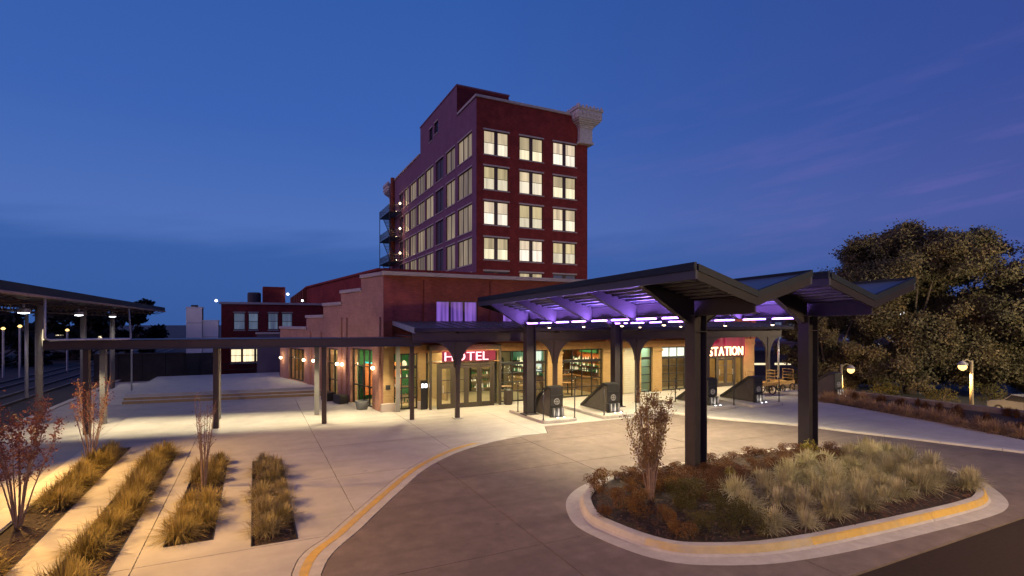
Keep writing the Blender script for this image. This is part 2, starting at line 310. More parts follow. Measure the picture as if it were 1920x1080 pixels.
# ------------------------------------------------------------------ mesh helpers
class MB:
    def __init__(s): s.v = []; s.f = []
    def add(s, vs, fs):
        b = len(s.v); s.v += [tuple(p) for p in vs]; s.f += [tuple(b + i for i in f) for f in fs]
        return s
    def box(s, x0, x1, y0, y1, z0, z1):
        v = [(x0, y0, z0), (x1, y0, z0), (x1, y1, z0), (x0, y1, z0), (x0, y0, z1), (x1, y0, z1), (x1, y1, z1), (x0, y1, z1)]
        return s.add(v, [(3, 2, 1, 0), (4, 5, 6, 7), (0, 1, 5, 4), (1, 2, 6, 5), (2, 3, 7, 6), (3, 0, 4, 7)])
    def obox(s, p, t, s0, s1, n0, n1, z0, z1):
        """box in a wall's own axes: t = unit vector along it, n0..n1 measured INTO the wall (left of t)"""
        tx, ty = t
        P = lambda a, n, z: (p[0] + tx * a - ty * n, p[1] + ty * a + tx * n, z)
        v = [P(s0, n0, z0), P(s1, n0, z0), P(s1, n1, z0), P(s0, n1, z0), P(s0, n0, z1), P(s1, n0, z1), P(s1, n1, z1), P(s0, n1, z1)]
        return s.add(v, [(3, 2, 1, 0), (4, 5, 6, 7), (0, 1, 5, 4), (1, 2, 6, 5), (2, 3, 7, 6), (3, 0, 4, 7)])
    def prism(s, poly, z0, z1):
        n = len(poly)
        v = [(x, y, z0) for x, y in poly] + [(x, y, z1) for x, y in poly]
        return s.add(v, [tuple(range(n - 1, -1, -1)), tuple(range(n, 2 * n))] + [(i, (i + 1) % n, n + (i + 1) % n, n + i) for i in range(n)])
    def extrude(s, poly3, d):
        """closed planar outline of 3-D points pushed along vector d"""
        n = len(poly3); d = Vector(d)
        v = [Vector(p) for p in poly3]; v = v + [p + d for p in v]
        return s.add(v, [tuple(range(n - 1, -1, -1)), tuple(range(n, 2 * n))] + [(i, (i + 1) % n, n + (i + 1) % n, n + i) for i in range(n)])
    def tube(s, pts, r, n=6, cap=True):
        pts = [Vector(p) for p in pts]; rr = r if isinstance(r, (list, tuple)) else [r] * len(pts)
        b = len(s.v)
        for i, p in enumerate(pts):
            d = (pts[min(i + 1, len(pts) - 1)] - pts[max(i - 1, 0)])
            d = d.normalized() if d.length > 1e-9 else Vector((0, 0, 1))
            a = d.cross(Vector((0, 0, 1)) if abs(d.z) < 0.95 else Vector((1, 0, 0))).normalized(); c = d.cross(a)
            for k in range(n):
                q = 2 * PI * k / n
                s.v.append(tuple(p + (a * math.cos(q) + c * math.sin(q)) * rr[i]))
        for i in range(len(pts) - 1):
            for k in range(n):
                s.f.append((b + i * n + k, b + i * n + (k + 1) % n, b + (i + 1) * n + (k + 1) % n, b + (i + 1) * n + k))
        if cap:
            s.f.append(tuple(b + k for k in range(n - 1, -1, -1)))
            s.f.append(tuple(b + (len(pts) - 1) * n + k for k in range(n)))
        return s
    def lathe(s, c, prof, n=16, sq=False):
        b = len(s.v)
        for r, z in prof:
            for k in range(n):
                q = 2 * PI * (k + (0.5 if sq else 0)) / n
                s.v.append((c[0] + r * math.cos(q), c[1] + r * math.sin(q), c[2] + z))
        for i in range(len(prof) - 1):
            for k in range(n):
                s.f.append((b + i * n + k, b + i * n + (k + 1) % n, b + (i + 1) * n + (k + 1) % n, b + (i + 1) * n + k))
        s.f.append(tuple(b + k for k in range(n - 1, -1, -1)))
        s.f.append(tuple(b + (len(prof) - 1) * n + k for k in range(n)))
        return s
    def mesh(s, name, m, smooth=False, off=(0, 0, 0)):
        me = bpy.data.meshes.new(name)
        o = off
        me.from_pydata([(x - o[0], y - o[1], z - o[2]) for x, y, z in s.v], [], s.f)
        for mm in (m if isinstance(m, (list, tuple)) else [m]): me.materials.append(mm)
        if smooth: me.polygons.foreach_set('use_smooth', [True] * len(me.polygons))
        me.update()
        return me
ORG = {}
def link(name, data, parent=None, loc=(0, 0, 0), rz=0.0):
    o = bpy.data.objects.new(name, data); C.objects.link(o)
    if parent is not None: o.parent = parent
    o.location = loc; o.rotation_euler = (0, 0, rz)
    po = ORG.get(parent.name, Vector((0, 0, 0))) if parent is not None else Vector((0, 0, 0))
    ORG[o.name] = po + Vector(loc)
    return o
def part(name, mb, m, parent=None, smooth=False, bevel=0.0):
    """shape given in world metres -> one mesh object under its parent"""
    me = mb.mesh(name, m, smooth)
    po = ORG.get(parent.name, Vector((0, 0, 0))) if parent is not None else Vector((0, 0, 0))
    o = link(name, me, parent, tuple(-po))
    if bevel:
        b = o.modifiers.new('bevel', 'BEVEL'); b.width = bevel; b.segments = 2; b.limit_method = 'ANGLE'
    return o
def tag(o, label, cat, group=None):
    o['label'] = label; o['category'] = cat
    if group: o['group'] = group
    return o
def thing(name, label, cat, loc=(0, 0, 0), rz=0.0, group=None):
    return tag(link(name, None, None, loc, rz), label, cat, group)
def structure(o): o['kind'] = 'structure'; return o
def stuff(o): o['kind'] = 'stuff'; return o
def copy_tree(o, parent=None):
    c = o.copy(); C.objects.link(c)
    if parent is not None: c.parent = parent
    for ch in o.children: copy_tree(ch, c)
    return c
def lamp(name, kind, loc, watts, col, parent=None, size=0.1, down=False, spot=None, blend=0.6, direction=None, sizey=None, turn=None):
    l = bpy.data.lights.new(name, kind); l.energy = watts; l.color = col
    if kind == 'AREA':
        l.size = size
        if sizey: l.shape = 'RECTANGLE'; l.size_y = sizey
    elif kind in ('POINT', 'SPOT'): l.shadow_soft_size = size
    if kind == 'SPOT': l.spot_size = R(spot or 120); l.spot_blend = blend
    o = bpy.data.objects.new(name, l); C.objects.link(o)
    po = ORG.get(parent.name, Vector((0, 0, 0))) if parent is not None else Vector((0, 0, 0))
    if parent is not None: o.parent = parent
    o.location = Vector(loc) - po
    if turn is not None: o.rotation_euler = (0, turn, 0)
    if direction: o.rotation_euler = Vector(direction).to_track_quat('-Z', 'Y').to_euler()
    return o
def catmull(pts, n=6, closed=False):
    out = []; k = len(pts)
    rng = range(k) if closed else range(k - 1)
    for i in rng:
        g = lambda j: Vector(pts[j % k] if closed else pts[max(0, min(k - 1, j))])
        p0, p1, p2, p3 = g(i - 1), g(i), g(i + 1), g(i + 2)
        for j in range(n):
            t = j / n
            out.append(0.5 * (2 * p1 + (p2 - p0) * t + (2 * p0 - 5 * p1 + 4 * p2 - p3) * t * t + (3 * p1 - p0 - 3 * p2 + p3) * t ** 3))
    if not closed: out.append(Vector(pts[-1]))
    return [(p.x, p.y) for p in out]
def slabs(name, loops, xs, ys, z, thick, m, parent, gap=0.018, skip=None):
    """paving: outline (with holes) cut along joints; every panel is an object"""
    bm = bmesh.new()
    es = []
    for lp in loops:
        vs = [bm.verts.new((x, y, 0)) for x, y in lp]
        es += [bm.edges.new((vs[i], vs[(i + 1) % len(vs)])) for i in range(len(vs))]
    bmesh.ops.triangle_fill(bm, use_beauty=True, use_dissolve=False, edges=es, normal=(0, 0, 1))
    for axis, lines in ((0, xs), (1, ys)):
        for c in lines:
            for e in (-gap / 2, gap / 2):
                co = [0, 0, 0]; co[axis] = c + e; no = [0, 0, 0]; no[axis] = 1
                bmesh.ops.bisect_plane(bm, geom=bm.verts[:] + bm.edges[:] + bm.faces[:], plane_co=co, plane_no=no)
    cells = {}
    for f in bm.faces:
        c = f.calc_center_median()
        if any(abs(c.x - x) < gap / 2 for x in xs) or any(abs(c.y - y) < gap / 2 for y in ys): continue
        if skip and skip(c.x, c.y): continue
        key = (sum(c.x > x for x in xs), sum(c.y > y for y in ys))
        cells.setdefault(key, []).append([tuple(v.co) for v in (f.verts if f.normal.z >= 0 else reversed(f.verts))])
    bm.free()
    for key in sorted(cells):
        b2 = bmesh.new(); seen = {}
        for poly in cells[key]:
            vs = []
            for p in poly:
                k = (round(p[0], 4), round(p[1], 4))
                if k not in seen: seen[k] = b2.verts.new((p[0], p[1], z))
                if seen[k] not in vs: vs.append(seen[k])
            if len(vs) > 2:
                try: b2.faces.new(vs)
                except ValueError: pass
        bmesh.ops.dissolve_limit(b2, angle_limit=0.01, verts=b2.verts[:], edges=b2.edges[:])
        bmesh.ops.recalc_face_normals(b2, faces=b2.faces[:])
        for f in b2.faces:
            if f.normal.z < 0: f.normal_flip()
        r = bmesh.ops.extrude_face_region(b2, geom=b2.faces[:])
        nv = [g for g in r['geom'] if isinstance(g, bmesh.types.BMVert)]
        old = [v for v in b2.verts if v not in set(nv)]
        for v in old: v.co.z = z - thick
        bmesh.ops.recalc_face_normals(b2, faces=b2.faces[:])
        me = bpy.data.meshes.new(name); b2.to_mesh(me); b2.free()
        me.materials.append(m)
        link(name, me, parent)
def wall(mb, p0, p1, z0, z1, holes, th):
    """wall from p0 to p1, seen from its right-hand side; holes = (s0, s1, za, zb)"""
    p0 = Vector(p0); p1 = Vector(p1); d = p1 - p0; Ln = d.length; t = d / Ln
    xs = sorted({0.0, Ln} | {h[0] for h in holes} | {h[1] for h in holes})
    zs = sorted({z0, z1} | {h[2] for h in holes} | {h[3] for h in holes})
    zs = [z for z in zs if z0 <= z <= z1]; xs = [x for x in xs if 0 <= x <= Ln]
    inh = lambda x, z: any(h[0] < x < h[1] and h[2] < z < h[3] for h in holes)
    P = lambda s, n, z: (p0.x + t.x * s - t.y * n, p0.y + t.y * s + t.x * n, z)
    solid = [[not inh((xs[i] + xs[i + 1]) / 2, (zs[j] + zs[j + 1]) / 2) for j in range(len(zs) - 1)] for i in range(len(xs) - 1)]
    for i in range(len(xs) - 1):
        for j in range(len(zs) - 1):
            if not solid[i][j]: continue
            a, b, c, e = xs[i], xs[i + 1], zs[j], zs[j + 1]
            mb.add([P(a, 0, c), P(b, 0, c), P(b, 0, e), P(a, 0, e)], [(0, 1, 2, 3)])
            mb.add([P(a, th, c), P(b, th, c), P(b, th, e), P(a, th, e)], [(3, 2, 1, 0)])
            if i == 0 or not solid[i - 1][j]: mb.add([P(a, 0, c), P(a, th, c), P(a, th, e), P(a, 0, e)], [(3, 2, 1, 0)])
            if i == len(xs) - 2 or not solid[i + 1][j]: mb.add([P(b, 0, c), P(b, th, c), P(b, th, e), P(b, 0, e)], [(0, 1, 2, 3)])
            if j == 0 or not solid[i][j - 1]: mb.add([P(a, 0, c), P(b, 0, c), P(b, th, c), P(a, th, c)], [(3, 2, 1, 0)])
            if j == len(zs) - 2 or not solid[i][j + 1]: mb.add([P(a, 0, e), P(b, 0, e), P(b, th, e), P(a, th, e)], [(0, 1, 2, 3)])
    return mb
_wc = {}
def window(parent, p, t, z, cols, h, m_up, m_low, frame=0.07, mull=0.07, split=0.5, depth=0.14, fm='winframe', sill=True, head=True, lint=0.16, over=0.1):
    """window unit set into a hole at point p (world) along unit vector t; cols = pane widths; returns the frame object"""
    W = sum(cols) + mull * (len(cols) - 1) + 2 * frame
    key = (tuple(round(c, 3) for c in cols), round(h, 3), m_up, m_low, frame, mull, split, fm, sill, head, lint)
    if key not in _wc:
        f = MB(); f.box(0, W, depth, depth + 0.08, 0, frame); f.box(0, W, depth, depth + 0.08, h - frame, h)
        f.box(0, frame, depth, depth + 0.08, frame, h - frame); f.box(W - frame, W, depth, depth + 0.08, frame, h - frame)
        x = frame; panes = []
        zm = frame + (h - 2 * frame) * (1 - split)
        for i, c in enumerate(cols):
            if 0 < split < 1:
                f.box(x, x + c, depth + 0.005, depth + 0.075, zm - 0.022, zm + 0.022)
                panes.append(('low', (x, x + c, frame, zm - 0.022))); panes.append(('up', (x, x + c, zm + 0.022, h - frame)))
            else: panes.append(('low', (x, x + c, frame, h - frame)))
            x += c
            if i < len(cols) - 1: f.box(x, x + mull, depth, depth + 0.08, frame, h - frame); x += mull
        pm = []
        for kind, (a, b, c, e) in panes:
            q = MB(); q.box(a, b, depth + 0.05, depth + 0.06, c, e)
            pm.append(q.mesh('pane', M[m_up if kind == 'up' else m_low]))
        sm = MB().box(-over, W + over, -0.07, depth, -0.11, -0.004).mesh('sill', M['stone']) if sill else None
        hm = MB().box(-over, W + over, -0.03, depth, h + 0.004, h + lint).mesh('lintel', M['stone']) if head else None
        _wc[key] = (f.mesh('window', M[fm]), pm, sm, hm)
    fmsh, pm, sm, hm = _wc[key]
    po = ORG.get(parent.name, Vector((0, 0, 0)))
    o = link('window', fmsh, parent, Vector((p[0], p[1], z)) - po, math.atan2(t[1], t[0]))
    for q in pm: link('pane', q, o)
    if sm: link('sill', sm, o)
    if hm: link('lintel', hm, o)
    return o

# ------------------------------------------------------------------ GROUND
structure(part('ground', MB().box(-900, 900, -900, 1500, -2.6, -1.5), M['lower']))
drive_edge = catmull([(0.95, 5.95), (1.1, 10.17), (2.25, 12.25), (3.71, 14.49), (4.87, 16.15), (6.33, 17.56), (7.82, 18.45), (9.43, 19.0), (11.0, 19.15)], 5)
plaza_line = catmull([(0.35, 5.95), (0.62, 10.55), (1.43, 12.02), (2.19, 13.22), (3.72, 15.52), (4.83, 16.94), (6.36, 18.37), (7.69, 19.02), (9.0, 19.22)], 5)
rk = catmull([(18.9, 20.3), (19.5, 18.9), (20.4, 17.4), (21.2, 16.4), (21.9, 15.2), (22.45, 13.6), (23.15, 11.95), (23.7, 10.4), (24.32, 8.84), (25.0, 5.95)], 5)
rk_out = [(x + 0.34, y + 0.16) for x, y in rk]
# the block the paving lies on, with a paler side toward the lower street
block = MB().prism([(-60, 5.9), (34.5, 5.9), (34.5, 120), (-60, 120)], -1.49, -0.08)
structure(part('plaza_base', block, M['joint']))
strips = [(-5.0, -4.08, 8.2, 23.7), (-3.32, -2.42, 8.6, 22.1), (-1.68, -0.78, 12.85, 20.1), (-0.06, 0.84, 12.1, 19.5)]
plaza = structure(link('plaza', None))
xs = [-8.3, -5.58, -2.05, 2.2, 6.45, 10.7, 14.95, 19.2, 23.45, 27.7, 31.0]
ys = [7.9, 12.0, 16.5, 20.6, 24.95, 29.2, 33.4, 37.7, 42.0, 46.3]
outer = [(-9.5, 5.95)] + [(x, y) for x, y in plaza_line] + [(11.0, 19.2)] + [(11.6, 20.5), (18.7, 20.5)] + [(x, y) for x, y in rk_out] + [(34.4, 5.95), (34.4, 50), (-9.5, 50)]
outer[1] = (0.35, 5.951)
slabs('slab', [outer] + [[(a, c), (a, d), (b, d), (b, c)] for a, b, c, d in strips], xs, ys, 0.0, 0.07, M['plaza'], plaza)
drive = structure(link('driveway', None))
douter = drive_edge + [(11.6, 20.46), (18.7, 20.46)] + rk
isl = catmull([(6.57, 10.2), (6.6, 9.4), (6.8, 8.55), (7.05, 8.0), (7.4, 7.6), (8.0, 7.25), (8.8, 6.92), (9.6, 6.74), (10.8, 6.58), (13, 6.42), (15.7, 6.3), (16.9, 6.43), (17.8, 6.85), (18.8, 7.65), (19.5, 8.7), (19.78, 9.6), (19.7, 10.5), (19.35, 11.4), (18.5, 12.35), (16.7, 13.0), (14.5, 13.12), (11.8, 13.12), (10.3, 13.05), (9.16, 12.85), (8.25, 12.5), (7.46, 11.9), (6.93, 11.15)], 5, closed=True)
slabs('slab', [douter, isl], [5.4, 9.6, 14.9, 20.2], [9.6, 14.8, 18.0], -0.004, 0.066, M['drive'], drive, gap=0.022)
structure(part('road', MB().box(-60, 60, -14, 5.9, -1.49, -0.01), M['asphalt']))
structure(part('platform', MB().box(-22, -9.56, 12, 110, -0.3, -0.10), M['drive']))
structure(part('platform_edge', MB().box(-9.9, -9.6, 12, 60, -0.09, 0.03), M['plaza_new']))

# flush kerb with a yellow stripe along the left side of the drive
kerb_l = structure(link('kerb', None))
def ribbon(mb, A, B, f0, f1, z0, z1):
    a = [(p[0] + (q[0] - p[0]) * f0, p[1] + (q[1] - p[1]) * f0) for p, q in zip(A, B)]
    b = [(p[0] + (q[0] - p[0]) * f1, p[1] + (q[1] - p[1]) * f1) for p, q in zip(A, B)]
    n = len(a); v = []
    for k in range(n): v += [(*a[k], z1), (*b[k], z1), (*a[k], z0), (*b[k], z0)]
    fs = []
    for k in range(n - 1):
        i = 4 * k; j = i + 4
        fs += [(i, i + 1, j + 1, j), (i, j, j + 2, i + 2), (i + 1, i + 3, j + 3, j + 1), (i + 2, j + 2, j + 3, i + 3)]
    fs += [(0, 2, 3, 1), (4 * n - 4, 4 * n - 3, 4 * n - 1, 4 * n - 2)]
    return mb.add(v, fs)
def resample(pl, n):
    pl = [Vector(p) for p in pl]; d = [0]
    for i in range(1, len(pl)): d.append(d[-1] + (pl[i] - pl[i - 1]).length)
    out = []
    for k in range(n):
        s = d[-1] * k / (n - 1); i = 0
        while i < len(d) - 2 and d[i + 1] < s: i += 1
        t = (s - d[i]) / max(1e-9, d[i + 1] - d[i]); p = pl[i].lerp(pl[i + 1], t); out.append((p.x, p.y))
    return out
A = resample(plaza_line, 61); B = resample(drive_edge[:-4], 61)
for k in range(0, 60, 6):
    a, b = A[k:k + 7], B[k:k + 7]
    tr = lambda q: [(q[0][0] + (q[1][0] - q[0][0]) * 0.02, q[0][1] + (q[1][1] - q[0][1]) * 0.02)] + q[1:]
    a, b = tr(a), tr(b)
    ks = part('kerb_stone', ribbon(MB(), a, b, 0.035, 0.965, -0.07, 0.003), M['kerb'], kerb_l)
    if k < 54: part('yellow_stripe', ribbon(MB(), a, b, 0.24, 0.55, 0.0, 0.007), M['yellow'], ks)
# raised kerb along the right side of the drive
kerb_r = structure(link('kerb', None))
RA = resample(rk, 46); RB = resample(rk_out, 46)
for k in range(0, 45, 5):
    a, b = RA[k:k + 6], RB[k:k + 6]
    a[0] = (a[0][0] * 0.98 + a[1][0] * 0.02, a[0][1] * 0.98 + a[1][1] * 0.02); b[0] = (b[0][0] * 0.98 + b[1][0] * 0.02, b[0][1] * 0.98 + b[1][1] * 0.02)
    part('kerb_stone', ribbon(MB(), a, b, 0.0, 0.95, -0.07, 0.07), M['plaza_new'], kerb_r, bevel=0.02)
# pale edging along the left side of the outermost planting strip
edg = structure(link('edging', None))
for k in range(7):
    part('edging_stone', MB().box(-5.54, -5.02, 8 + k * 2.3, 8 + k * 2.3 + 2.28, -0.06, 0.045), M['plaza_new'], edg, bevel=0.01)

# ------------------------------------------------------------------ island bed: gutter and kerb stones round mulch
def inset(pl, d):
    n = len(pl); out = []
    for i in range(n):
        a = Vector(pl[i - 1]); b = Vector(pl[(i + 1) % n]); t = (b - a).normalized()
        out.append((pl[i][0] - t.y * d, pl[i][1] + t.x * d))
    return out
island = tag(link('island_bed', None), 'oval traffic island with concrete kerb and mulch under the tall canopy columns', 'traffic island')
prof = [(0.0, -0.06), (0.0, 0.004), (0.33, 0.012), (0.38, 0.05), (0.42, 0.165), (0.46, 0.18), (0.62, 0.18), (0.64, 0.16), (0.64, -0.06)]
rings = [(inset(isl, d), z) for d, z in prof]
nI = len(isl)
cuts = list(range(2, nI, 9))
for ci, c0 in enumerate(cuts):
    c1 = cuts[(ci + 1) % len(cuts)]
    cnt = (c1 - c0) % nI
    idx = [(c0 + q) % nI for q in range(cnt + 1)]
    v = []; fs = []; P_ = len(prof)
    pos = []
    for q, i in enumerate(idx):
        row = []
        for rg, z in rings:
            p = Vector((*rg[i], z))
            if q == 0: p = p.lerp(Vector((*rg[idx[1]], z)), 0.022)
            row.append(p)
        pos.append(row); v += row
    for q in range(cnt):
        for k in range(P_):
            a = q * P_ + k; b = q * P_ + (k + 1) % P_
            fs.append((a, a + P_, b + P_, b))
    fs.append(tuple(range(P_))); fs.append(tuple(cnt * P_ + k for k in range(P_ - 1, -1, -1)))
    ks = part('kerb_stone', MB().add(v, fs), M['kerb'], island)
    cx = isl[idx[cnt // 2]]
    if 6.9 < cx[0] < 18.9 and cx[1] < 9:
        v = []; fs = []
        for q in range(cnt + 1):
            for k, e in ((3, -0.004), (4, -0.004), (5, 0.0)):
                a = pos[q][k]; nrm = (pos[q][0] - pos[q][2]).normalized()
                v.append(a + Vector((nrm.x, nrm.y, 0)) * 0.004 + Vector((0, 0, 0.003 if k == 5 else 0)))
        for q in range(cnt):
            for k in range(2): fs.append((q * 3 + k, q * 3 + 3 + k, q * 3 + 4 + k, q * 3 + 1 + k))
        part('yellow_paint', MB().add(v, fs), M['yellow' if cx[0] > 9.6 else 'yellow_faded'], ks)
inner = inset(isl, 0.62)
# mounded mulch
cxy = (sum(p[0] for p in inner) / nI, sum(p[1] for p in inner) / nI)
mv = []; mf = []
for k in range(9):
    f = 1 - k / 9.0
    for p in inner: mv.append((cxy[0] + (p[0] - cxy[0]) * f, cxy[1] + (p[1] - cxy[1]) * f, 0.12 + 0.08 * (1 - f * f) + rnd.uniform(-0.015, 0.015)))
for k in range(8):
    for i in range(nI): mf.append((k * nI + i, k * nI + (i + 1) % nI, (k + 1) * nI + (i + 1) % nI, (k + 1) * nI + i))
mf.append(tuple(8 * nI + i for i in range(nI)))
part('mulch', MB().add(mv, mf), M['mulch'], island, smooth=True)
def inside(poly, x, y):
    r = False; n = len(poly)
    for i in range(n):
        a, b = poly[i], poly[(i + 1) % n]
        if (a[1] > y) != (b[1] > y) and x < (b[0] - a[0]) * (y - a[1]) / (b[1] - a[1]) + a[0]: r = not r
    return r
def chips(n, sampler, name, parent):
    g = np.random.default_rng(5); mb = MB()
    for _ in range(n):
        x, y, z = sampler(g); a = g.uniform(0, PI); l = g.uniform(0.025, 0.07); wd = g.uniform(0.008, 0.02); q = g.uniform(-0.02, 0.02)
        c, s = math.cos(a), math.sin(a)
        mb.add([(x - c * l - s * wd, y - s * l + c * wd, z + q), (x - c * l + s * wd, y - s * l - c * wd, z + q + .006), (x + c * l + s * wd, y + s * l - c * wd, z - q + .012), (x + c * l - s * wd, y + s * l + c * wd, z - q + .006)], [(0, 1, 2, 3)])
    return stuff(part(name, mb, M['chip'], parent))
def samp_island(g):
    while True:
        x, y = g.uniform(7, 19.3), g.uniform(6.8, 12.6)
        if inside(inner, x, y): return x, y, 0.19 + 0.04 * g.random()
chips(5200, samp_island, 'mulch_chips', island)
beds = []
for k, (a, b, c, d) in enumerate(strips):
    o = tag(link('planting_strip', None), ['planting strip of dark mulch beside the pale edging, leftmost of the four', 'planting strip of dark mulch, second from the left, running out of the picture', 'shorter planting strip of dark mulch with the bare twiggy sapling in it', 'planting strip of dark mulch nearest to the yellow striped kerb'][k], 'planting bed', 'recessed planting strips in the plaza')
    part('mulch', MB().box(a + .005, b - .005, c + .005, d - .005, -0.078, -0.035), M['mulch'], o)
    mb = MB()
    for (x0, x1, y0, y1) in ((a - .004, a + .02, c, d), (b - .02, b + .004, c, d), (a + .02, b - .02, c - .004, c + .02), (a + .02, b - .02, d - .02, d + .004)): mb.box(x0, x1, y0, y1, -0.075, 0.006)
    part('steel_edge', mb, M['black'], o)
    chips(420, lambda g, a=a, b=b, c=c, d=d: (g.uniform(a + .05, b - .05), g.uniform(max(c, 9), d), -0.02 + 0.03 * g.random()), 'mulch_chips', o)
    beds.append(o)

# ------------------------------------------------------------------ STATION HALL (the low brick front wing)
hall = thing('station_hall', 'low red brick station hall with stepped left gable and glazed bays behind the canopies', 'building', (6, 27.5, 0))
WT = Vector((-0.242, 0.970)).normalized()              # direction of the stepped side wall
FP, FT = (6.0, 27.5), (1.0, 0.0)
def wp(s, n=0.0): return (6.0 + WT.x * s + WT.y * n, 27.5 + WT.y * s - WT.x * n)   # n > 0 : into the building
# upper front wall with its strip of windows, their violet reflections put in as glow
upw = [8.85, 12.85, 16.85, 20.85, 24.85, 28.85]
holes = [(u - 6, u - 6 + 2.46, 4.62, 5.80) for u in upw]
part('front_wall', wall(MB(), (6, 27.5), (33.5, 27.5), 3.42, 7.06, holes, 0.4), M['brick'], hall)
for u in upw:
    window(hall, (u, 27.5), FT, 4.62, [0.70, 0.70, 0.70], 1.18, 'purple_reflection', 'purple_reflection', frame=0.06, mull=0.12, split=0, depth=0.12, sill=False, head=False)
for u in (6.0, 8.15, 12.0, 16.0, 20.0, 24.0, 28.0, 33.05):
    part('brick_pilaster', MB().box(u, u + 0.45, 27.38, 27.497, 3.42, 6.9), M['brick'], hall)
part('coping', MB().box(5.9, 33.6, 27.32, 28.0, 7.06, 7.27), M['stone'], hall, bevel=0.02)
part('fascia_band', MB().box(6.5, 33.5, 27.44, 27.9, 2.98, 3.418), M['wood'], hall)
# stepped side wall : seen from its outside (walk from far end to the corner)
tops = [(0, 2.7, 7.06), (2.7, 5.55, 6.34), (5.55, 8.39, 5.66), (8.39, 11.54, 4.92), (11.54, 17.4, 4.14)]
ops = [(1.3, 4.15, 0.0, 3.15), (6.05, 7.85, 0.0, 3.0), (12.0, 15.4, 0.46, 2.75)]
for (a, b, zt) in tops:
    hs = [(b - min(o[1], b), b - max(o[0], a), o[2], o[3]) for o in ops if o[0] < b and o[1] > a]
    hs = [h for h in hs if h[1] - h[0] > 0.02]
    part('stepped_wall', wall(MB(), wp(b - (0.002 if b < 17 else 0)), wp(a + 0.002), 0.0, zt, hs, 0.42), M['brick_pink'], hall)
    part('coping', MB().obox(wp(b), (-WT.x, -WT.y), 0.002 if a else 0.0, b - a + (0.12 if a else -0.11), -0.1, 0.55, zt + 0.002, zt + 0.19), M['stone'], hall, bevel=0.02)
for s in (0.25, 4.55, 5.3, 8.6, 10.6):
    part('brick_pilaster', MB().obox(wp(s + 0.5), (-WT.x, -WT.y), 0, 0.5, -0.1, -0.003, 0.0, 4.0 if s > 8 else 4.9), M['brick_pink'], hall)
tw = (-WT.x, -WT.y)
# side windows and side door
for (a, b, z0, z1), n in zip(ops, (4, 2, 4)):
    wdt = b - a - 0.14 - 0.06 * (n - 1)
    window(hall, wp(b), tw, z0, [wdt / n] * n, z1 - z0, 'glass', 'glass', frame=0.07, mull=0.06, split=0.30, depth=0.16, fm='black', sill=False, head=False)
for (a, b, z0, z1) in ops[:2]:
    part('transom_bar', MB().obox(wp(b), tw, 0.05, b - a - .05, 0.13, 0.27, z0 + 1.05, z0 + 1.1), M['black'], hall)
# ground floor piers of tan brick
piers = [(6.0, 6.55), (7.85, 8.28), (12.47, 12.72), (15.78, 16.82), (19.82, 21.4), (22.47, 22.86), (23.82, 24.62), (28.2, 28.86), (32.42, 33.5)]
for a, b in piers:
    part('pier', MB().box(a + 0.002, b - 0.002, 27.49, 28.0, 0.0, 2.978 if a > 6.2 else 3.41), M['brick_tan'], hall)
part('pier_base', MB().box(5.85, 6.62, 27.3, 27.488, 0.0, 0.42), M['stone'], hall, bevel=0.02)
part('pier_base', MB().box(7.8, 8.24, 27.3, 27.488, 0.0, 0.42), M['stone'], hall, bevel=0.02)
for a, b in piers[3:5] + [piers[6]]:
    part('pier_cap', MB().box(a - 0.04, b + 0.04, 27.40, 27.488, 2.72, 2.86), M['brick_tan'], hall, bevel=0.01)
part('end_wall', wall(MB(), (33.5, 27.5), (33.5, 50.0), 0.0, 7.06, [], 0.4), M['brick_tan'], hall)
part('coping', MB().box(33.0, 33.6, 28.01, 50.0, 7.06, 7.27), M['stone'], hall)
roofpoly = [(6.6, 27.92), (33.1, 27.92), (33.1, 50.5), (4.3, 50.5), wp(17.0, 0.45)]
part('roof', MB().prism(roofpoly, 3.43, 3.7), M['far_dark'], hall)
# interior: floor, partitions, coloured back walls
part('interior_floor', MB().prism([(6.6, 27.95), (33.05, 27.95), (33.05, 34.5), wp(7.4, 0.5), ], 0.004, 0.02), M['floor_in'], hall)
part('interior_wall', MB().box(7.0, 16.2, 33.5, 33.6, 0.02, 3.42), M['cream'], hall)
part('interior_wall', MB().box(16.31, 20.4, 32.4, 32.5, 0.02, 3.42), M['wood'], hall)
part('interior_wall', MB().box(20.51, 24.2, 30.5, 30.6, 0.02, 3.42), M['teal'], hall)
part('interior_wall', MB().box(24.31, 28.4, 29.2, 29.3, 0.02, 3.42), M['brownblind'], hall)
part('interior_wall', MB().box(28.51, 33.0, 31.8, 31.9, 0.02, 3.42), M['cream'], hall)
for u in (16.2, 20.4, 24.2, 28.4): part('partition', MB().box(u, u + 0.1, 28.02, 33.4, 0.02, 3.42), M['cream'], hall)
part('accent_panel', MB().box(12.9, 15.5, 33.44, 33.49, 1.9, 3.3), M['teal'], hall)
part('accent_panel', MB().box(16.6, 17.9, 32.3, 32.39, 0.9, 2.9), M['orange'], hall)
part('accent_panel', MB().box(16.15, 16.19, 28.3, 33.3, 2.0, 3.38), M['teal'], hall)
part('accent_panel', MB().box(16.15, 16.19, 28.1, 33.3, .05, 1.99), M['brownblind'], hall)
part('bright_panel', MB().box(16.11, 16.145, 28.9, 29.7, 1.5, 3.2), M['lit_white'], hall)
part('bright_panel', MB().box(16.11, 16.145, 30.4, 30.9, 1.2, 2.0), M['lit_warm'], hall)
part('accent_panel', MB().box(20.35, 20.39, 28.1, 32.3, 1.6, 3.38), M['orange'], hall)
part('accent_panel', MB().box(20.35, 20.39, 28.1, 32.3, .05, 1.59), M['brownblind'], hall)
part('hanging_plant', MB().box(20.1, 20.34, 28.6, 30.6, 2.6, 3.2), M['green'], hall)
part('hanging_plant', MB().box(17.3, 19.4, 30.4, 30.6, 2.75, 3.2), M['green'], hall)
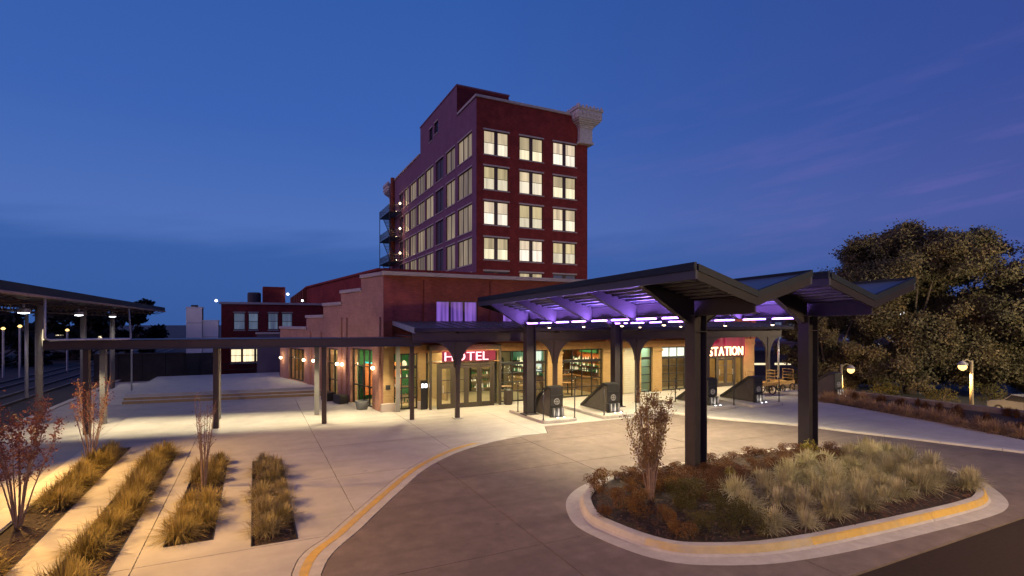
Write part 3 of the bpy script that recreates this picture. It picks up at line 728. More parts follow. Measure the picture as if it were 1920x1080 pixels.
part('accent_panel', MB().obox(wp(4.6), tw, 0.0, 1.5, 1.9, 1.96, 0.4, 3.3), M['green'], hall)
part('accent_panel', MB().obox(wp(3.2), tw, 0.0, 1.1, 2.1, 2.16, 0.3, 2.3), M['orange'], hall)
part('interior_wall', MB().obox(wp(17.0), tw, 0.0, 16.0, 4.5, 4.6, 0.02, 3.4), M['cream'], hall)
for s_, m_ in ((4.7, 'green'), (8.3, 'cream'), (15.95, 'wood')):
    part('partition', MB().obox(wp(s_), tw, -.1, 0, .45, 4.5, .02, 3.4), M[m_], hall)
part('accent_panel', MB().obox(wp(4.45), tw, 0, .1, .9, 1.7, .3, 2.2), M['orange'], hall)
part('ceiling_lamp', MB().obox(wp(15.2), tw, 0.0, 2.6, 1.2, 1.5, 2.62, 2.7), M['lit_warm'], hall)
part('ceiling_lamp', MB().obox(wp(7.7), tw, 0.0, 1.4, 1.0, 1.3, 2.75, 2.85), M['lit_warm'], hall)
lw = (1.0, 0.72, 0.36)
for x, y, wt, col in ((7.2, 29.0, 40, lw), (10.3, 29.6, 80, lw), (14.2, 30.2, 60, (0.95, 0.85, 0.55)), (18.4, 29.8, 65, (1.0, 0.66, 0.30)), (23.3, 29.0, 50, (0.55, 0.95, 0.9)), (26.4, 28.7, 22, (1.0, 0.75, 0.4)), (30.6, 29.6, 60, lw)):
    lamp('interior_light', 'AREA', (x, y, 3.35), wt * 3.2, col, hall, size=1.2)
for s, wt in ((2.7, 45), (7.0, 40), (13.7, 45)):
    p = wp(s, 1.6); lamp('interior_light', 'AREA', (p[0], p[1], 3.2 if s < 10 else 2.9), wt * 5, lw, hall, size=1.0)
# glazed garage doors (bay A, bay B, bay C), each pane of its own
def garage_door(u0, u1, cols, rows, z1=2.97, pm='glass', toprow=None, low=None):
    t = 0.055; W = u1 - u0
    f = MB()
    zs = rows
    f.box(u0, u0 + t, 27.62, 27.70, 0.02, z1); f.box(u1 - t, u1, 27.62, 27.70, 0.02, z1)
    pw = (W - t * (cols + 1)) / cols
    for c in range(1, cols): f.box(u0 + c * (pw + t), u0 + c * (pw + t) + t, 27.625, 27.695, 0.02, z1)
    for z, th in zs:
        for c in range(cols): f.box(u0 + t + c * (pw + t), u0 + (c + 1) * (pw + t), 27.62, 27.70, z, z + th)
    o = part('garage_door', f, M['black'], hall)
    zz = [(zs[i][0] + zs[i][1], zs[i + 1][0]) for i in range(len(zs) - 1)]
    for c in range(cols):
        for i, (a, b) in enumerate(zz):
            mm = pm
            if toprow and i == len(zz) - 1: mm = toprow
            if low and i == 0: mm = low
            part('pane', MB().box(u0 + t + c * (pw + t), u0 + (c + 1) * (pw + t), 27.655, 27.665, a, b), M[mm], o)
    return o
rowsA = [(0.02, 0.07), (0.60, 0.05), (1.13, 0.05), (1.66, 0.05), (2.16, 0.16), (2.90, 0.06)]
garage_door(12.74, 15.76, 4, rowsA)
garage_door(16.84, 19.80, 4, rowsA)
garage_door(24.64, 28.18, 5, rowsA, toprow='lit_white')
garage_door(22.88, 23.80, 1, rowsA)
garage_door(6.57, 7.83, 3, rowsA)
# ribbed roller shutter
sh = MB(); rows = 17
for k in range(rows): sh.box(21.42, 22.45, 27.56 + (0.0 if k % 2 else 0.012), 27.64, 0.05 + k * 0.145, 0.05 + k * 0.145 + 0.137)
shut = part('roller_shutter', MB().box(21.42, 22.45, 27.65, 27.7, 0.0, 2.97), M['shutter'], hall)
for k in range(20): part('slat', MB().box(21.43, 22.44, 27.57, 27.645, 0.03 + k * 0.145, 0.03 + k * 0.145 + 0.138), M['shutter'], shut, bevel=0.008)
# entrance vestibule under the sign
VS = 26.9
ves = part('vestibule', MB().box(8.3, 12.45, VS, 27.88, 3.12, 3.40).box(8.3, 12.45, VS + .05, 27.88, 2.42, 2.50).box(8.3, 8.42, VS, VS + .12, 0, 3.118).box(12.33, 12.45, VS, VS + .12, 0, 3.118)
           .box(8.3, 8.42, 27.6, 27.72, 0, 3.118).box(12.33, 12.45, 27.6, 27.72, 0, 3.118).box(8.72, 8.84, VS + .002, VS + .12, 0, 2.418).box(11.91, 12.03, VS + .002, VS + .12, 0, 2.418).box(8.84, 11.91, VS + .002, VS + .12, 2.3, 2.418), M['doorframe'], hall)
part('pane', MB().box(8.42, 8.72, VS + .05, VS + .06, 0.05, 2.40), M['glass'], ves)
part('pane', MB().box(12.03, 12.33, VS + .05, VS + .06, 0.05, 2.40), M['glass'], ves)
part('pane', MB().box(8.34, 8.35, VS + .13, 27.59, 0.05, 2.40), M['glass'], ves)
part('pane', MB().box(12.40, 12.41, VS + .13, 27.59, 0.05, 2.40), M['glass'], ves)
part('light_bar', MB().box(8.43, 12.32, VS - .012, VS + .05, 3.07, 3.115), M['wood'], ves)
part('light_bar', MB().box(8.43, 12.32, VS - .012, VS + .05, 2.46, 2.50), M['wood'], ves)
def door_leaf(u, wd, y, z1, mf):
    d = part('door', MB().box(u, u + .13, y, y + .06, 0.01, z1).box(u + wd - .13, u + wd, y, y + .06, 0.01, z1).box(u + .13, u + wd - .13, y, y + .06, 0.01, .26).box(u + .13, u + wd - .13, y, y + .06, z1 - .15, z1)
             .box(u + .13, u + wd - .13, y + .005, y + .055, 0.83, 0.87).box(u + .13, u + wd - .13, y + .005, y + .055, 1.5, 1.54), M[mf], hall)
    for a, b in ((.26, .83), (.87, 1.5), (1.54, z1 - .15)):
        part('pane', MB().box(u + .13, u + wd - .13, y + .025, y + .035, a, b), M['glass'], d)
    hx = u + (.17 if int(u * 100) % 2 else wd - .2)
    part('door_handle', MB().box(hx, hx + .03, y - .06, y - .03, 0.85, 1.25).box(hx, hx + .03, y - .03, y, 0.87, 0.9).box(hx, hx + .03, y - .03, y, 1.2, 1.23), M['galv'], d)
for k, u in enumerate((8.85, 9.62, 10.38, 11.15)): door_leaf(u, 0.755, VS + .03, 2.29, 'doorframe')
# entrance under the second sign
part('entrance_frame', MB().box(28.88, 32.40, 27.55, 27.7, 2.06, 2.2).box(28.88, 29.0, 27.55, 27.7, 0, 2.058).box(32.28, 32.40, 27.55, 27.7, 0, 2.058).box(29.7, 29.8, 27.55, 27.7, 0, 2.058).box(31.5, 31.6, 27.55, 27.7, 0, 2.058), M['doorframe'], hall)
for u in (29.81, 30.66): door_leaf(u, 0.83, 27.58, 2.04, 'doorframe')
part('pane', MB().box(29.0, 29.7, 27.6, 27.61, 0.05, 2.05), M['glass'], hall)
part('pane', MB().box(31.6, 32.28, 27.6, 27.61, 0.05, 2.05), M['glass'], hall)
# interior furniture you can make out through the glass
def back_bar(x, y0, y1, lab):
    t = thing('back_bar', lab, 'shelf', (x, y0, .02)); b1 = MB(); b2 = MB()
    part('cabinet', MB().box(x - .45, x, y0, y1, .02, .95), M['brownblind'], t); part('counter_top', MB().box(x - .5, x, y0 - .02, y1 + .02, .952, .99), M['wood'], t)
    for k in range(3):
        z = 1.3 + k * .38
        part('shelf', MB().box(x - .22, x, y0, y1, z, z + .03), M['black'], t); yy = y0 + .08
        while yy < y1 - .05:
            h = rnd.uniform(.14, .30); (b1 if rnd.random() < .6 else b2).lathe((x - .12, yy, z + .032), [(.035, 0), (.035, h * .6), (.012, h * .75), (.012, h)], 6); yy += rnd.uniform(.09, .19)
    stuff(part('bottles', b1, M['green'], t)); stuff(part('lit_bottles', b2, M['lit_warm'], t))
back_bar(16.1, 28.3, 32.8, 'long back bar with bottle shelves behind the first glass garage door')
back_bar(20.3, 28.2, 32.0, 'long back bar with bottle shelves behind the second glass garage door')
def shelf_rack(x, y, wd, lab):
    t = thing('shelf_rack', lab, 'shelf', (x, y, 0.02))
    part('side_panel', MB().box(x, x + .03, y, y + .3, .02, 2.2), M['black'], t); part('side_panel', MB().box(x + wd - .03, x + wd, y, y + .3, .02, 2.2), M['black'], t)
    bt = MB(); b2 = MB()
    for k in range(5):
        z = 0.2 + k * 0.45
        part('shelf', MB().box(x + .03, x + wd - .03, y, y + .3, z, z + .03), M['wood'], t)
        xx = x + 0.1
        while xx < x + wd - 0.12:
            h = rnd.uniform(0.12, 0.32); (bt if rnd.random() < 0.75 else b2).lathe((xx, y + .12, z + .032), [(0.035, 0), (0.035, h * .6), (0.012, h * .75), (0.012, h)], 6)
            xx += rnd.uniform(0.09, 0.2)
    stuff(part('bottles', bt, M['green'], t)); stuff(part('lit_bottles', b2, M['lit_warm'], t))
shelf_rack(13.0, 32.9, 2.4, 'bottle shelf on the back wall behind the first glass garage door')
shelf_rack(17.0, 31.9, 2.6, 'bottle shelf behind the second glass garage door, beside the orange panel')
shelf_rack(6.75, 28.5, 1.0, 'lit bottle shelf in the narrow shop window at the corner of the hall')
def pendant(x, y, z, lab, r=0.16):
    t = thing('pendant_lamp', lab, 'lamp', (x, y, z), group='pendant lamps inside the hall')
    part('cord', MB().tube([(x, y, z + .2), (x, y, 3.41)], 0.01, 5), M['black'], t)
    part('lamp_shade', MB().lathe((x, y, z), [(r * .7, -.1), (r, 0), (r * .7, .12), (.03, .2)], 12), M['lit_warm'], t, smooth=True)
for x, y, z, lab in ((13.3, 29.3, 1.85, 'square bright pendant low behind the left part of the first garage door'), (15.1, 29.6, 2.05, 'bright pendant behind the right edge of the first garage door'), (17.6, 29.4, 2.0, 'pendant lamp behind the left half of the second garage door'), (18.9, 29.2, 2.1, 'pendant lamp behind the right half of the second garage door'), (10.9, 29.5, 2.1, 'pendant lamp hanging inside the hotel doors'), (31.9, 29.0, 2.0, 'round pendant lamp inside the station entrance'), (7.3, 28.3, 2.35, 'pendant lamp in the corner shop window')):
    pendant(x, y, z, lab)
tb = MB()
for k in range(46): tb.lathe((rnd.uniform(13.0, 15.6) if k % 2 else rnd.uniform(17.0, 19.7), rnd.uniform(28.4, 31.5), rnd.uniform(.8, 1.9)), [(.012, -.03), (.03, 0), (.012, .03)], 6)
stuff(part('candle_lights', tb, M['lit_warm'], hall))
for x, lab in ((13.8, 'round cafe table behind the first glass garage door'), (15.0, 'second round cafe table behind the first garage door, next to the pier'), (18.2, 'round cafe table behind the second glass garage door')):
    t = thing('cafe_table', lab, 'table', (x, 29.1, .02))
    part('tabletop', MB().lathe((x, 29.1, .72), [(.4, 0), (.42, .015), (.4, .03)], 20), M['wood'], t)
    part('leg', MB().lathe((x, 29.1, .02), [(.25, 0), (.04, .03), (.035, .7)], 12), M['black'], t)
t = thing('bar_counter', 'long bar counter inside the hall behind the second garage door', 'counter', (18.3, 30.8, .02))
part('counter_front', MB().box(16.9, 19.7, 30.6, 31.0, .02, 1.02), M['brownblind'], t); part('counter_top', MB().box(16.85, 19.75, 30.5, 31.05, 1.022, 1.07), M['wood'], t)
# signs
def letters(sign, text, x0, x1, y, z0, h, m, bold):
    cu = bpy.data.curves.new('letter', 'FONT'); adv = []
    objs = []
    for ch in text:
        c = bpy.data.curves.new('letter', 'FONT'); c.body = ch; c.size = 1.0; c.extrude = 0.03; c.offset = bold; c.resolution_u = 4
        o = bpy.data.objects.new('letter', c); C.objects.link(o); objs.append(o)
    bpy.context.view_layer.update()
    dg = bpy.context.evaluated_depsgraph_get()
    mes = []
    for o in objs: mes.append(bpy.data.meshes.new_from_object(o.evaluated_get(dg)))
    for o in objs: bpy.data.objects.remove(o, do_unlink=True)
    bx = [(min(v.co.x for v in m_.vertices), max(v.co.x for v in m_.vertices)) for m_ in mes]
    zz = (min(v.co.y for v in mes[-1].vertices), max(v.co.y for v in mes[-1].vertices))
    gap = 0.11; tot = sum(b - a for a, b in bx) + gap * (len(text) - 1)
    sx = (x1 - x0) / tot; sz = h / (zz[1] - zz[0]); x = x0
    po = ORG[sign.name]
    for m_, (a, b) in zip(mes, bx):
        for v in m_.vertices:
            vx, vy, vz = v.co
            v.co = (x + (vx - a) * sx - po.x, y - vz - po.y, z0 + (vy - zz[0]) * sz - po.z)
        m_.materials.clear(); m_.materials.append(M[m]); m_.update()
        link('letter', m_, sign)
        x += (b - a + gap) * sx
hs = thing('hotel_sign', 'HOTEL in pink white neon letters on a glowing red panel over the doors', 'sign', (10.4, VS, 2.5))
part('back_panel', MB().box(9.0, 12.1, VS + .02, VS + .1, 2.505, 3.065), M['sign_red'], hs)
letters(hs, 'HOTEL', 9.1, 11.62, VS - .10, 2.56, 0.45, 'letter_pink', -0.012)
part('mounting_rail', MB().box(8.95, 12.0, VS - .06, VS - .03, 2.52, 2.545), M['doorframe'], hs)
lamp('sign_light', 'AREA', (10.4, VS - .35, 2.8), 7, (1.0, 0.03, 0.12), hs, size=2.8, sizey=0.4, direction=(0, -1, -0.1))
lamp('sign_light', 'AREA', (10.4, VS - .45, 3.0), 12, (1.0, 0.03, 0.12), hs, size=2.8, sizey=0.3, direction=(0, 0.5, 1))
ss = thing('station_sign', 'STATION in cream neon letters on a glowing crimson wall at the right entrance', 'sign', (30.6, 27.4, 2.2))
part('back_panel', MB().box(28.88, 32.40, 27.40, 27.438, 2.2, 3.92), M['sign_red'], ss)
part('mounting_rail', MB().box(28.7, 32.2, 27.30, 27.33, 2.19, 2.22), M['doorframe'], ss)
letters(ss, 'STATION', 28.72, 32.05, 27.28, 2.26, 0.62, 'letter_cream', 0.008)
lamp('sign_light', 'AREA', (30.6, 27.0, 3.0), 9, (1.0, 0.02, 0.10), ss, size=3.2, sizey=0.3, direction=(0, 0.8, 0.5))
lamp('sign_light', 'POINT', (32.1, 27.0, 2.5), 40, (1.0, 0.03, 0.10), ss, size=0.2)
# wall sconces of the side wall
for k, (s, z, lab) in enumerate(((16.7, 1.95, 'white globe wall light at the far end of the side wall, over the terrace'), (11.6, 2.05, 'brightest globe wall light, just right of the terrace window'), (9.75, 2.1, 'globe wall light on the middle pier of the side wall'), (5.75, 2.13, 'globe wall light just right of the side door'), (5.0, 2.15, 'second globe wall light right of the side door'), (0.9, 2.2, 'small globe wall light near the front corner of the side wall'))):
    p = wp(s, -0.16)
    t = thing('wall_light', lab, 'lamp', (p[0], p[1], z), group='globe lights along the side wall')
    part('globe', MB().lathe((p[0], p[1], z), [(.02, -.10), (.08, -.06), (.105, 0), (.08, .06), (.02, .10)], 12), M['warm_lens'], t, smooth=True)
    q = wp(s, -0.002)
    part('bracket', MB().tube([(p[0], p[1], z + .1), (q[0], q[1], z + .16)], .018, 6), M['black'], t)
    lamp('sconce_light', 'POINT', (*wp(s, -0.32), z), 18, (1.0, 0.74, 0.42), t, size=0.1)
t = tag(part('wall_plaque', MB().box(6.12, 6.36, 27.465, 27.486, 1.12, 1.36), M['black']), 'small dark plaque on the tan corner pier', 'plaque')
t = tag(part('neon_bar', MB().obox(wp(3.0), tw, 0, 1.4, .36, .39, 2.32, 2.40), M['neon_teal']), 'teal neon bar hanging inside the side window', 'neon light')
# floodlights and rooftop bits on the stepped wall
for s, z, lab in ((2.75, 6.9, 'small floodlight arm on the second step of the gable'), (8.7, 5.3, 'small bright floodlight on the fourth step of the gable')):
    p = wp(s, 0.7); t = thing('roof_floodlight', lab, 'lamp', (p[0], p[1], z - .4))
    part('stand', MB().tube([(p[0], p[1], z - .5), (p[0], p[1], z + .1)], .03, 6), M['black'], t)
    part('lamp_head', MB().box(p[0] - .3, p[0] + .2, p[1] - .1, p[1] + .1, z + .1, z + .2), M['black'] if s < 5 else M['cool_lens'], t)

# ------------------------------------------------------------------ TOWER
TW = dict(u0=20.75, u1=34.55, v0=51.0, v1=90.0, zt=28.1)
tower = thing('brick_tower', 'tall red brick hotel tower with lit windows and a white capital at its corner', 'building', (20.75, 51, 0))
fcols = [(21.62, 24.50), (25.80, 28.72), (30.0, 33.02)]
frows = [(22.30, 24.85), (18.62, 21.08), (14.93, 17.42), (11.25, 13.60), (7.5, 10.02)]
hol = [(a - 20.75, b - 20.75, z0, z1) for a, b in fcols for z0, z1 in frows]
part('front_wall', wall(MB(), (20.753, 51), (34.55, 51), 0, 28.1, hol, 0.45), M['brick_dark'], tower)
for ci, (a, b) in enumerate(fcols):
    W = b - a; pw = (W - 0.18 - 0.42) / 2
    for ri, (z0, z1) in enumerate(frows):
        up, lo = ('lit_up%d' % ((ci * 5 + ri * 3) % 4), 'lit_low%d' % ((ci * 7 + ri) % 4)) if ri < 4 or ci == 1 else ('glass_sky', 'glass_sky')
        if ri == 4 and ci == 0: up = lo = 'glass_dark'
        window(tower, (a, 51), (1, 0), z0, [pw, pw], z1 - z0, up, lo, frame=0.09, mull=0.42, depth=0.16, split=(.5, .44, .5, .56)[(ci * 3 + ri * 2) % 4])
lrows = [(22.35, 24.95), (18.35, 21.2), (14.4, 17.3), (10.85, 13.7), (7.2, 9.9)]
# groups of tall narrow lights on the side face: (from, to, lights, kind)
lgr = [(52.25, 56.6, 3, 'lit_curtain'), (57.5, 60.7, 2, 'lit_curtain'), (61.7, 64.7, 2, 'dark'), (65.7, 69.1, 2, 'lit_curtain'), (69.6, 73.1, 3, 'lit_curtain'), (73.7, 77.2, 3, 'lit_curtain'), (77.8, 80.3, 2, 'lit_curtain'), (80.9, 83.4, 2, 'dark')]
V1 = 90.0
hol = [(V1 - b, V1 - a, z0, z1) for a, b, n, k in lgr for z0, z1 in lrows]
part('side_wall', wall(MB(), (20.75, V1), (20.75, 51.004), 0, 28.1, hol, 0.498), M['brick_skylit'], tower)
for a, b, n, k in lgr:
    for z0, z1 in lrows:
        wdt = (b - a - 0.14 - 0.12 * (n - 1)) / n
        mm = 'lit_curtain%d' % ((int(a) + int(z0)) % 3) if k != 'dark' else 'winframe'
        window(tower, (20.75, b), (0, -1), z0, [wdt] * n, z1 - z0, mm, mm, frame=0.07, mull=0.12, split=0, depth=0.12, lint=0.14, over=0.05)
part('rear_wall', MB().box(20.75, 34.55, 89.6, 90, 0, 28.1).box(34.15, 34.54, 51.51, 89.59, 0, 28.1), M['brick_dark'], tower)
part('roof', MB().box(21.26, 34.1, 51.51, 89.5, 26.6, 26.9), M['far_dark'], tower)
part('coping', MB().box(20.62, 33.0, 50.85, 51.6, 28.102, 28.36), M['stone'], tower)
part('coping', MB().box(20.62, 21.36, 51.602, 56.5, 28.102, 28.36), M['stone'], tower)
part('coping', MB().box(20.62, 21.36, 71.9, 90.0, 27.95, 28.15), M['stone'], tower)
# raised block over the side face
blk = part('roof_block', wall(MB(), (20.745, 71.6), (20.745, 56.9), 27.0, 31.6, [(71.6 - 65.3, 71.6 - 63.7, 28.6, 30.1), (71.6 - 67.4, 71.6 - 66.0, 28.3, 30.0)], 0.4).box(21.15, 27.3, 56.9, 71.6, 26.9, 31.59), M['brick_skylit'], tower)
part('roof_block_end', MB().box(20.76, 27.3, 56.86, 56.897, 26.9, 31.6), M['brick_dark'], tower)
part('coping', MB().box(20.68, 27.4, 56.8, 71.7, 31.61, 31.78), M['brick_skylit'], tower)
window(tower, (20.745, 65.3), (0, -1), 28.6, [0.6, 0.6], 1.5, 'glass_dark', 'glass_dark', depth=0.12)
window(tower, (20.745, 67.4), (0, -1), 28.3, [0.5, 0.5], 1.7, 'glass_dark', 'glass_dark', depth=0.12)
def capital(x, y, z0, flip, name='capital'):
    """flared terracotta capital on a short corner pilaster"""
    mb = MB()
    mb.box(x - .95, x + .95, y - .95, y + .95, z0, z0 + .25)
    steps = [(0.82, .25, 1.75), (0.90, 1.75, 1.95), (1.0, 1.95, 2.12), (1.16, 2.12, 2.28), (1.34, 2.28, 2.45), (1.50, 2.45, 2.62), (1.62, 2.62, 3.55), (1.74, 3.55, 3.72)]
    for r, a, b in steps: mb.box(x - r, x + r, y - r, y + r, z0 + a, z0 + b - .002)
    for k in range(-3, 4):
        for s in (-1, 1):
            mb.lathe((x + k * .5, y + s * 1.62, z0 + 3.72), [(.16, 0), (.2, .12), (.05, .3 + .1 * (k % 2))], 6)
            mb.lathe((x + s * 1.62, y + k * .5, z0 + 3.72), [(.16, 0), (.2, .12), (.05, .3 + .1 * (k % 2))], 6)
            mb.lathe((x + k * .46, y + s * 1.63, z0 + 3.1), [(.05, -.3), (.17, 0), (.05, .3)], 6)
            mb.lathe((x + s * 1.63, y + k * .46, z0 + 3.1), [(.05, -.3), (.17, 0), (.05, .3)], 6)
    return part(name, mb, M['terracotta'], tower)
capital(34.05, 51.3, 25.0, 1); capital(21.75, 90.3, 24.2, 1)
part('drain_pipe', MB().tube([(20.45, 86.75, 14), (20.45, 86.75, 28.4)], 0.33, 10), M['brick'], tower)
# fire escape
fe = thing('fire_escape', 'black iron fire escape with lamps on the far end of the tower side wall', 'fire escape', (20.0, 84.5, 10))
for k, z in enumerate((21.8, 17.9, 14.1, 10.3)):
    pf = MB()
    for q in range(14): pf.box(18.75 + q * .14, 18.75 + q * .14 + .09, 81.5, 88.3, z, z + .05)
    pf.box(18.7, 20.7, 81.45, 81.5, z - .1, z + .05).box(18.7, 20.7, 88.3, 88.35, z - .1, z + .05)
    part('landing', pf, M['black'], fe)
    rl = MB()
    for zz in (.45, .8, 1.1): rl.tube([(20.7, 81.45, z + zz), (18.7, 81.45, z + zz), (18.7, 88.35, z + zz), (20.7, 88.35, z + zz)], .03, 5)
    for q in range(25): rl.tube([(18.7, 81.45 + q * .2875, z), (18.7, 81.45 + q * .2875, z + 1.1)], .022, 4)
    for q in range(7): rl.tube([(18.7 + q * .3, 81.45, z), (18.7 + q * .3, 81.45, z + 1.1)], .022, 4)
    part('railing', rl, M['black'], fe)
    if k < 3:
        st = MB()
        for q in range(12): st.box(19.0, 19.9, 82.0 + q * .45, 82.4 + q * .45, z - 3.7 + q * .31, z - 3.65 + q * .31)
        st.tube([(18.98, 82, z - 3.7), (18.98, 87.3, z)], .06, 5).tube([(19.92, 82, z - 3.7), (19.92, 87.3, z)], .06, 5)
        part('stair_flight', st, M['black'], fe)
        part('wall_lamp', MB().lathe((20.3, 81.2, z + 1.3), [(.06, -.16), (.17, 0), (.06, .16)], 8), M['warm_lens'], fe)
        lamp('escape_light', 'POINT', (20.0, 81.0, z + 1.3), 45, (1.0, 0.62, 0.28), fe, size=0.15)
        part('wall_lamp', MB().lathe((20.35, 83.9, z + .5), [(.04, -.1), (.1, 0), (.04, .1)], 8), M['warm_lens'], fe)
part('post', MB().tube([(18.7, 81.45, 9.3), (18.7, 81.45, 22.9)], .06, 6), M['black'], fe)
part('post', MB().tube([(18.7, 88.35, 9.3), (18.7, 88.35, 22.9)], .06, 6), M['black'], fe)

# ------------------------------------------------------------------ brick wing behind the stepped wall
wing = thing('brick_wing', 'dark red brick wing with ribbed side wall rising behind the stepped gable', 'building', (9, 43, 0))
part('wall', MB().prism([(9.0, 43.1), (20.6, 43.1), (20.6, 96), (6.1, 96), (5.75, 68.4)], 0, 8.8), M['brick_dark'], wing)
part('coping', MB().prism([(8.9, 42.95), (20.7, 42.95), (20.7, 96.1), (5.95, 96.1), (5.6, 68.4)], 8.802, 9.0), M['brick_dark'], wing)
for k in range(8):
    y = 69 + k * 3.4
    part('pilaster', MB().box(5.3, 5.74, y, y + 0.9, 0, 8.7), M['brick'], wing)
    if k < 7: part('sill', MB().box(5.45, 5.80, y + .95, y + 3.3, 3.4, 3.6), M['stone'], wing)
part('lintel', MB().obox((7.3, 56.2), Vector((0.128, -0.992)).normalized(), 0, 2.4, -.05, .2, 5.2, 5.4), M['stone'], wing)

# ------------------------------------------------------------------ two-storey brick house at the left
house = thing('brick_house', 'two storey dark brick building with tall paired windows left of the stepped gable', 'building', (-2.7, 54.7, 0))
hol = [(1.0, 1.95, 3.95, 5.5), (2.2, 3.05, 3.95, 5.5), (3.85, 4.75, 3.95, 5.5), (5.05, 6.0, 3.95, 5.5), (0.75, 1.65, 0.95, 2.2), (1.72, 2.75, 0.95, 2.2), (2.82, 3.75, 0.95, 2.2)]
part('front_wall', wall(MB(), (-2.7, 54.7), (6.2, 54.7), -0.1, 6.3, hol, 0.4), M['brick_dark'], house)
part('body', MB().box(-2.7, 6.2, 55.5, 66, -0.1, 6.29).box(-2.7, -2.3, 55.11, 55.49, -0.1, 6.29), M['brick_dark'], house)
part('coping', MB().box(-2.85, 6.3, 54.55, 55.2, 6.302, 6.5), M['stone'], house)
part('belt_course', MB().box(-2.72, 6.2, 54.62, 54.697, 3.05, 3.25), M['stone'], house)
for i, (a, b, z0, z1) in enumerate(hol):
    m_ = 'glow_dim' if z0 > 3 else 'lit_warm'  # upper panes glow blue in place of the sky they reflect
    window(house, (-2.7 + a, 54.7), (1, 0), z0, [b - a - 0.12], z1 - z0, m_, m_, frame=0.06, depth=0.14, over=0.02, lint=0.12)
part('penthouse', MB().box(0.75, 2.75, 56.5, 60, 6.3, 8.1), M['brick_dark'], house)
part('roof_vent', MB().lathe((0.0, 57.5, 6.3), [(.6, 0), (.6, 1.15), (.5, 1.25)], 14), M['far_dark'], house)
part('lamp_head', MB().lathe((2.95, 56.2, 7.4), [(.05, -.1), (.14, 0), (.05, .1)], 8), M['cool_lens'], house)
part('lamp_head', MB().lathe((4.2, 55.0, 6.75), [(.04, -.1), (.1, 0), (.04, .1)], 8), M['cool_lens'], house)
part('lamp_head', MB().lathe((-3.1, 54.8, 6.6), [(.05, -.1), (.12, 0), (.05, .1)], 8), M['cool_lens'], house)
part('area_railing', MB().box(-2.6, 3.0, 52.0, 52.05, 0.95, 1.0).box(-2.6, 3.0, 52.0, 52.05, .5, .54).box(-2.6, -2.55, 52.0, 52.05, 0, .949).box(0.2, .25, 52.0, 52.05, 0, .949).box(2.95, 3.0, 52.0, 52.05, 0, .949), M['black'], house)
lowb = thing('low_wall', 'low grey brick wall with pale coping joining the stepped gable to the brick building', 'wall', (0, 50, 0))
part('wall', MB().box(0.2, 3.2, 48.6, 49.0, 0, 3.65), M['far_wall'], lowb); part('coping', MB().box(0.1, 3.3, 48.5, 49.1, 3.652, 3.8), M['stone'], lowb)

# white panelled lift tower
lt = thing('lift_tower', 'white panelled lift tower with a lower annex beside the brick building', 'tower', (-5.0, 52.5, 0))
def panelled(x0, x1, y0, y1, z0, z1, nz_, name):
    hz = (z1 - z0) / nz_
    core = part(name, MB().box(x0 + .04, x1 - .04, y0 + .04, y1 - .04, z0, z1 - .02), M['joint'], lt)
    for k in range(nz_):
        a, b = z0 + k * hz + .012, z0 + (k + 1) * hz - .012
        part('panel', MB().box(x0, x1, y0, y0 + .038, a, b), M['white_panel'], core)
        part('panel', MB().box(x0, x0 + .038, y0 + .04, y1, a, b), M['white_panel'], core)
    part('cap', MB().box(x0 - .03, x1 + .03, y0 - .03, y1 + .03, z1, z1 + .08), M['white_panel'], core)
panelled(-5.1, -3.95, 51.4, 53.4, 2.05, 5.85, 3, 'shaft'); panelled(-3.93, -2.75, 51.6, 53.4, 2.05, 4.75, 2, 'annex')
part('base', MB().box(-5.1, -2.75, 51.5, 53.4, -0.1, 2.04), M['darkwall'], lt)
part('door', MB().box(-5.0, -4.15, 51.42, 51.49, 0.0, 2.03), M['black'], lt)
part('roof_unit', MB().box(-4.8, -4.3, 52, 52.5, 5.94, 6.1), M['black'], lt)
dw = thing('retaining_wall', 'dark brown retaining wall behind the terrace, left of the white tower', 'wall', (-9, 52, 0))
for k in range(4): part('panel', MB().box(-11.4 + k * 1.6, -9.83 + k * 1.6, 52.0, 52.3, -.1, 2.0), M['darkwall'], dw)
part('coping', MB().box(-11.5, -5.15, 51.9, 52.4, 2.002, 2.12), M['darkwall'], dw)

# terrace with three long steps
ter = tag(link('terrace', None), 'low concrete terrace with two long steps in front of the side wall window', 'terrace')
part('terrace_top', MB().prism([(-6.7, 37.2), wp(9.0, -.02), wp(17.4, -.02), (1.9, 48.5), (-6.7, 48.5)], 0.0, 0.45), M['plaza_new'], ter)
for k in range(2):
    d = 0.42 * (k + 1)
    part('step', MB().prism([(-6.7 , 37.2 - d), (wp(9.0)[0] + .02, wp(9.0)[1] - d - .25), (wp(9.0)[0] + .02, wp(9.0)[1] - d + .165), (-6.7, 37.2 - d + .415)], 0.0, 0.45 - 0.15 * (k + 1)), M['step_tan'], ter, bevel=0.012)
    part('step_tread', MB().prism([(-6.7 , 37.2 - d), (wp(9.0)[0] + .02, wp(9.0)[1] - d - .25), (wp(9.0)[0] + .02, wp(9.0)[1] - d + .10), (-6.7, 37.2 - d + .35)], 0.452 - 0.15 * (k + 1), 0.47 - 0.15 * (k + 1)), M['plaza_new'], ter)
part('ramp', MB().add([(-8.2, 36.4, 0.005), (-6.72, 36.4, 0.005), (-6.72, 44, 0.45), (-8.2, 44, 0.45), (-8.2, 44, 0.0), (-6.72, 44, 0.0)], [(0, 1, 2, 3), (3, 2, 5, 4), (1, 5, 2), (0, 3, 4), (0, 4, 5, 1)]), M['plaza_new'], ter)
part('step_light', MB().box(-6.5, 2.2, 36.745, 36.76, 0.27, 0.29), M['wood'], ter)

